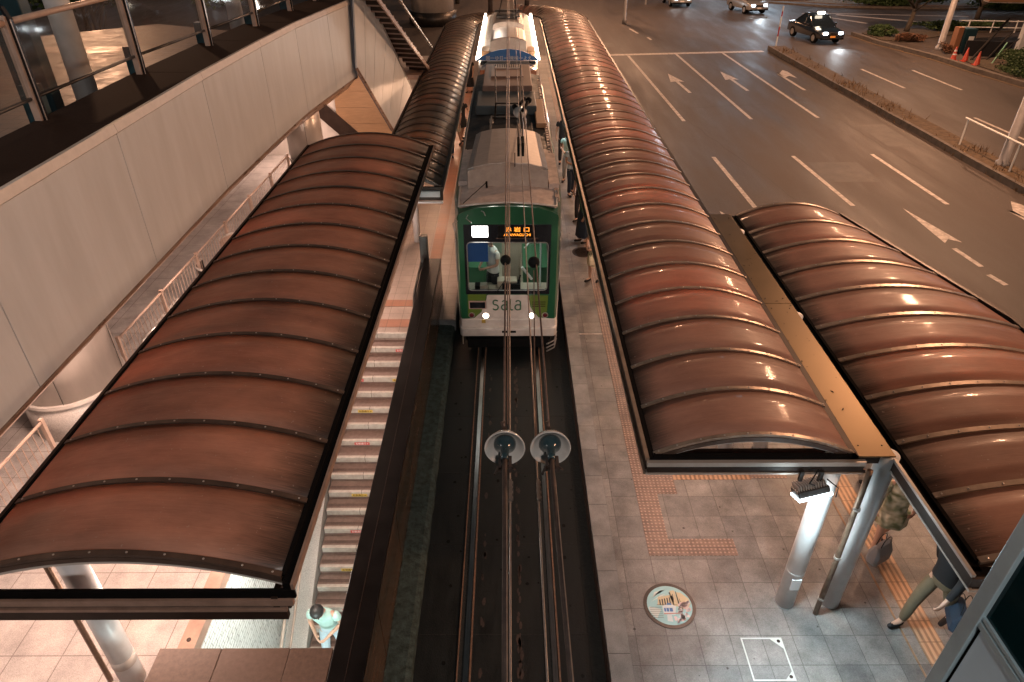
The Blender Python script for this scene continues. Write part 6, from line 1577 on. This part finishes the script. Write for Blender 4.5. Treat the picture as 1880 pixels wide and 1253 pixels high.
# ================================================================== LAMPS, PLACE AND ADDED
def street_lamp(x, y, h, ax, ay, energy, lb, color=SODIUM, r=.15, mat='sodiumlamp', size=.3):
    t = thing('street_lamp', lb, 'street lamp', (x, y, 0), None)
    m = MB(); m.lathe([(r * 1.5, 0), (r * 1.45, .3), (r * 1.05, .35), (r * .62, h)], (x, y, 0), 20); m.build('pole', 'lamppost', t, smooth=True)
    m = MB(); m.tube([(x, y, h - .1), (x + ax * .4, y + ay * .4, h + .25), (x + ax, y + ay, h + .35)], .05, 8); m.build('arm', 'lamppost', t, smooth=True)
    m = MB(); m.box((x + ax - .35, y + ay - .15, h + .30), (x + ax + .35, y + ay + .15, h + .42)); hd = m.build('lamp_head', 'lamppost', t, bevel=.03)
    m = MB(); m.box((x + ax - .28, y + ay - .12, h + .27), (x + ax + .28, y + ay + .12, h + .298)); m.build('lens', mat, hd)
    light('street_light', (x + ax, y + ay, h + .05), energy, color, size)

street_lamp(17.25, 23.3, 11.2, -1.3, 0, 3900, 'thick grey lamp pole on the road median at the right edge of the picture')
street_lamp(26.2, 44.4, 11, -1.8, -.6, 3800, 'tall grey lamp pole on the traffic island beside the cones', r=.17)
street_lamp(8.5, 55, 11, -.4, 1.0, 3600, 'sodium street lamp beyond the stop line', r=.10)
street_lamp(16.8, 2.0, 11.2, -1.3, 0, 2400, 'sodium street lamp on the median behind the camera')
street_lamp(3, 72, 11, 1.3, 0, 2600, 'sodium street lamp at the far junction', r=.10)
street_lamp(-12.0, 3.0, 10.5, 1.5, 0, 260, 'pale lamp on the station deck', NEUTRAL, size=1.0)
street_lamp(2.6, -6.0, 12.0, -1.2, 0, 1300, 'unseen pale lamp added behind the camera to light the deck wall', NEUTRAL)  # added lamp on a minimal post, brightens the deck wall
street_lamp(-24, 40, 11, 1.5, 0, 2600, 'sodium lamp added to light the street beyond the glass railing')  # added lamp, lights up the ground behind the glass panes
light('floodlight_beam', (3.37, 5.36, 2.46), 165, COLD, .12, 'SPOT', rot=(R(-42), R(-20), 0), spot=R(140), blend=.9)
light('floodlight_glow', (3.30, 5.36, 2.40), 7, COLD, .10)
LC = [(-4.3, 5.6, 2.6, 40), (-3.6, 9.5, 2.6, 40), (-3.7, 13.5, 2.6, 45), (-6.6, 4.4, 2.9, 45), (-6.8, 8.2, 2.9, 50), (-6.7, 12.5, 2.9, 34), (-6.7, 17.0, 2.9, 22), (-7.4, 22.9, 2.9, 70), (-5.0, 23.0, 3.1, 26)]
for x, y, z, e in LC: light('soffit_lamp', (x, y, z), e, WARM, kind='AREA', size=(.9, .3))
for x, y, e in ((-4.6, 7.3, 44), (-4.4, 11.5, 32), (-3.4, 14.5, 20), (-4.5, 4.9, 22)): light('canopy_lamp', (x, y, 2.0), e, WARM, .15)
for y in (17.5, 21.5, 25.5, 29.5, 33.5): light('canopy_lamp', (-2.3, y, 2.3), 46, (1, .58, .36), .12)
for y in (9.0, 13.0, 17.0, 21.0, 25.0, 29.0, 33.0): light('canopy_lamp', (2.75, y, 2.5), 44, (1, .66, .47), .12)
light('canopy_lamp', (5.8, 7.5, 2.4), 45, (1, .70, .50), .12)
light('canopy_lamp', (5.8, 11.0, 2.4), 30, (1, .70, .50), .12)
light('canopy_lamp', (2.9, 7.0, 2.6), 26, (1, .58, .42), kind='AREA', size=(.9, .3))
light('platform_white', (1.7, 21.5, 2.5), 22, (.86, .95, 1), .12)
light('stairwell_lamp', (-2.9, 6.2, .4), 60, (1, .93, .82), .15)
light('underpass_lamp', (-2.8, 3.6, -1.6), 130, (.85, 1, .95), .15)
light('second_tram_fill', (-.6, 29.5, 4.3), 30, (1, .84, .7), .3)  # unseen fill added above the second tram roof
light('deck_lamp', (-12.2, 15.0, 8.5), 55, WARM, 1.2)
light('deck_lamp', (-10.2, 23.0, 8.5), 55, WARM, 1.2)
light('cab_lamp', (0.1, 12.5, 2.85), 5, (.95, 1, .9), .08)
light('junction_shop_glow', (24, 72, 5), 900, (.7, .85, 1.0), 1.0)
light('car_beam', (20.8, 46.2, .75), 120, (.85, .94, 1), .08, 'SPOT', rot=(R(72), 0, R(176)), spot=R(70), blend=.8)
light('car_beam', (19.7, 58.5, .75), 90, (.80, .92, 1), .08, 'SPOT', rot=(R(72), 0, R(176)), spot=R(60), blend=.8)
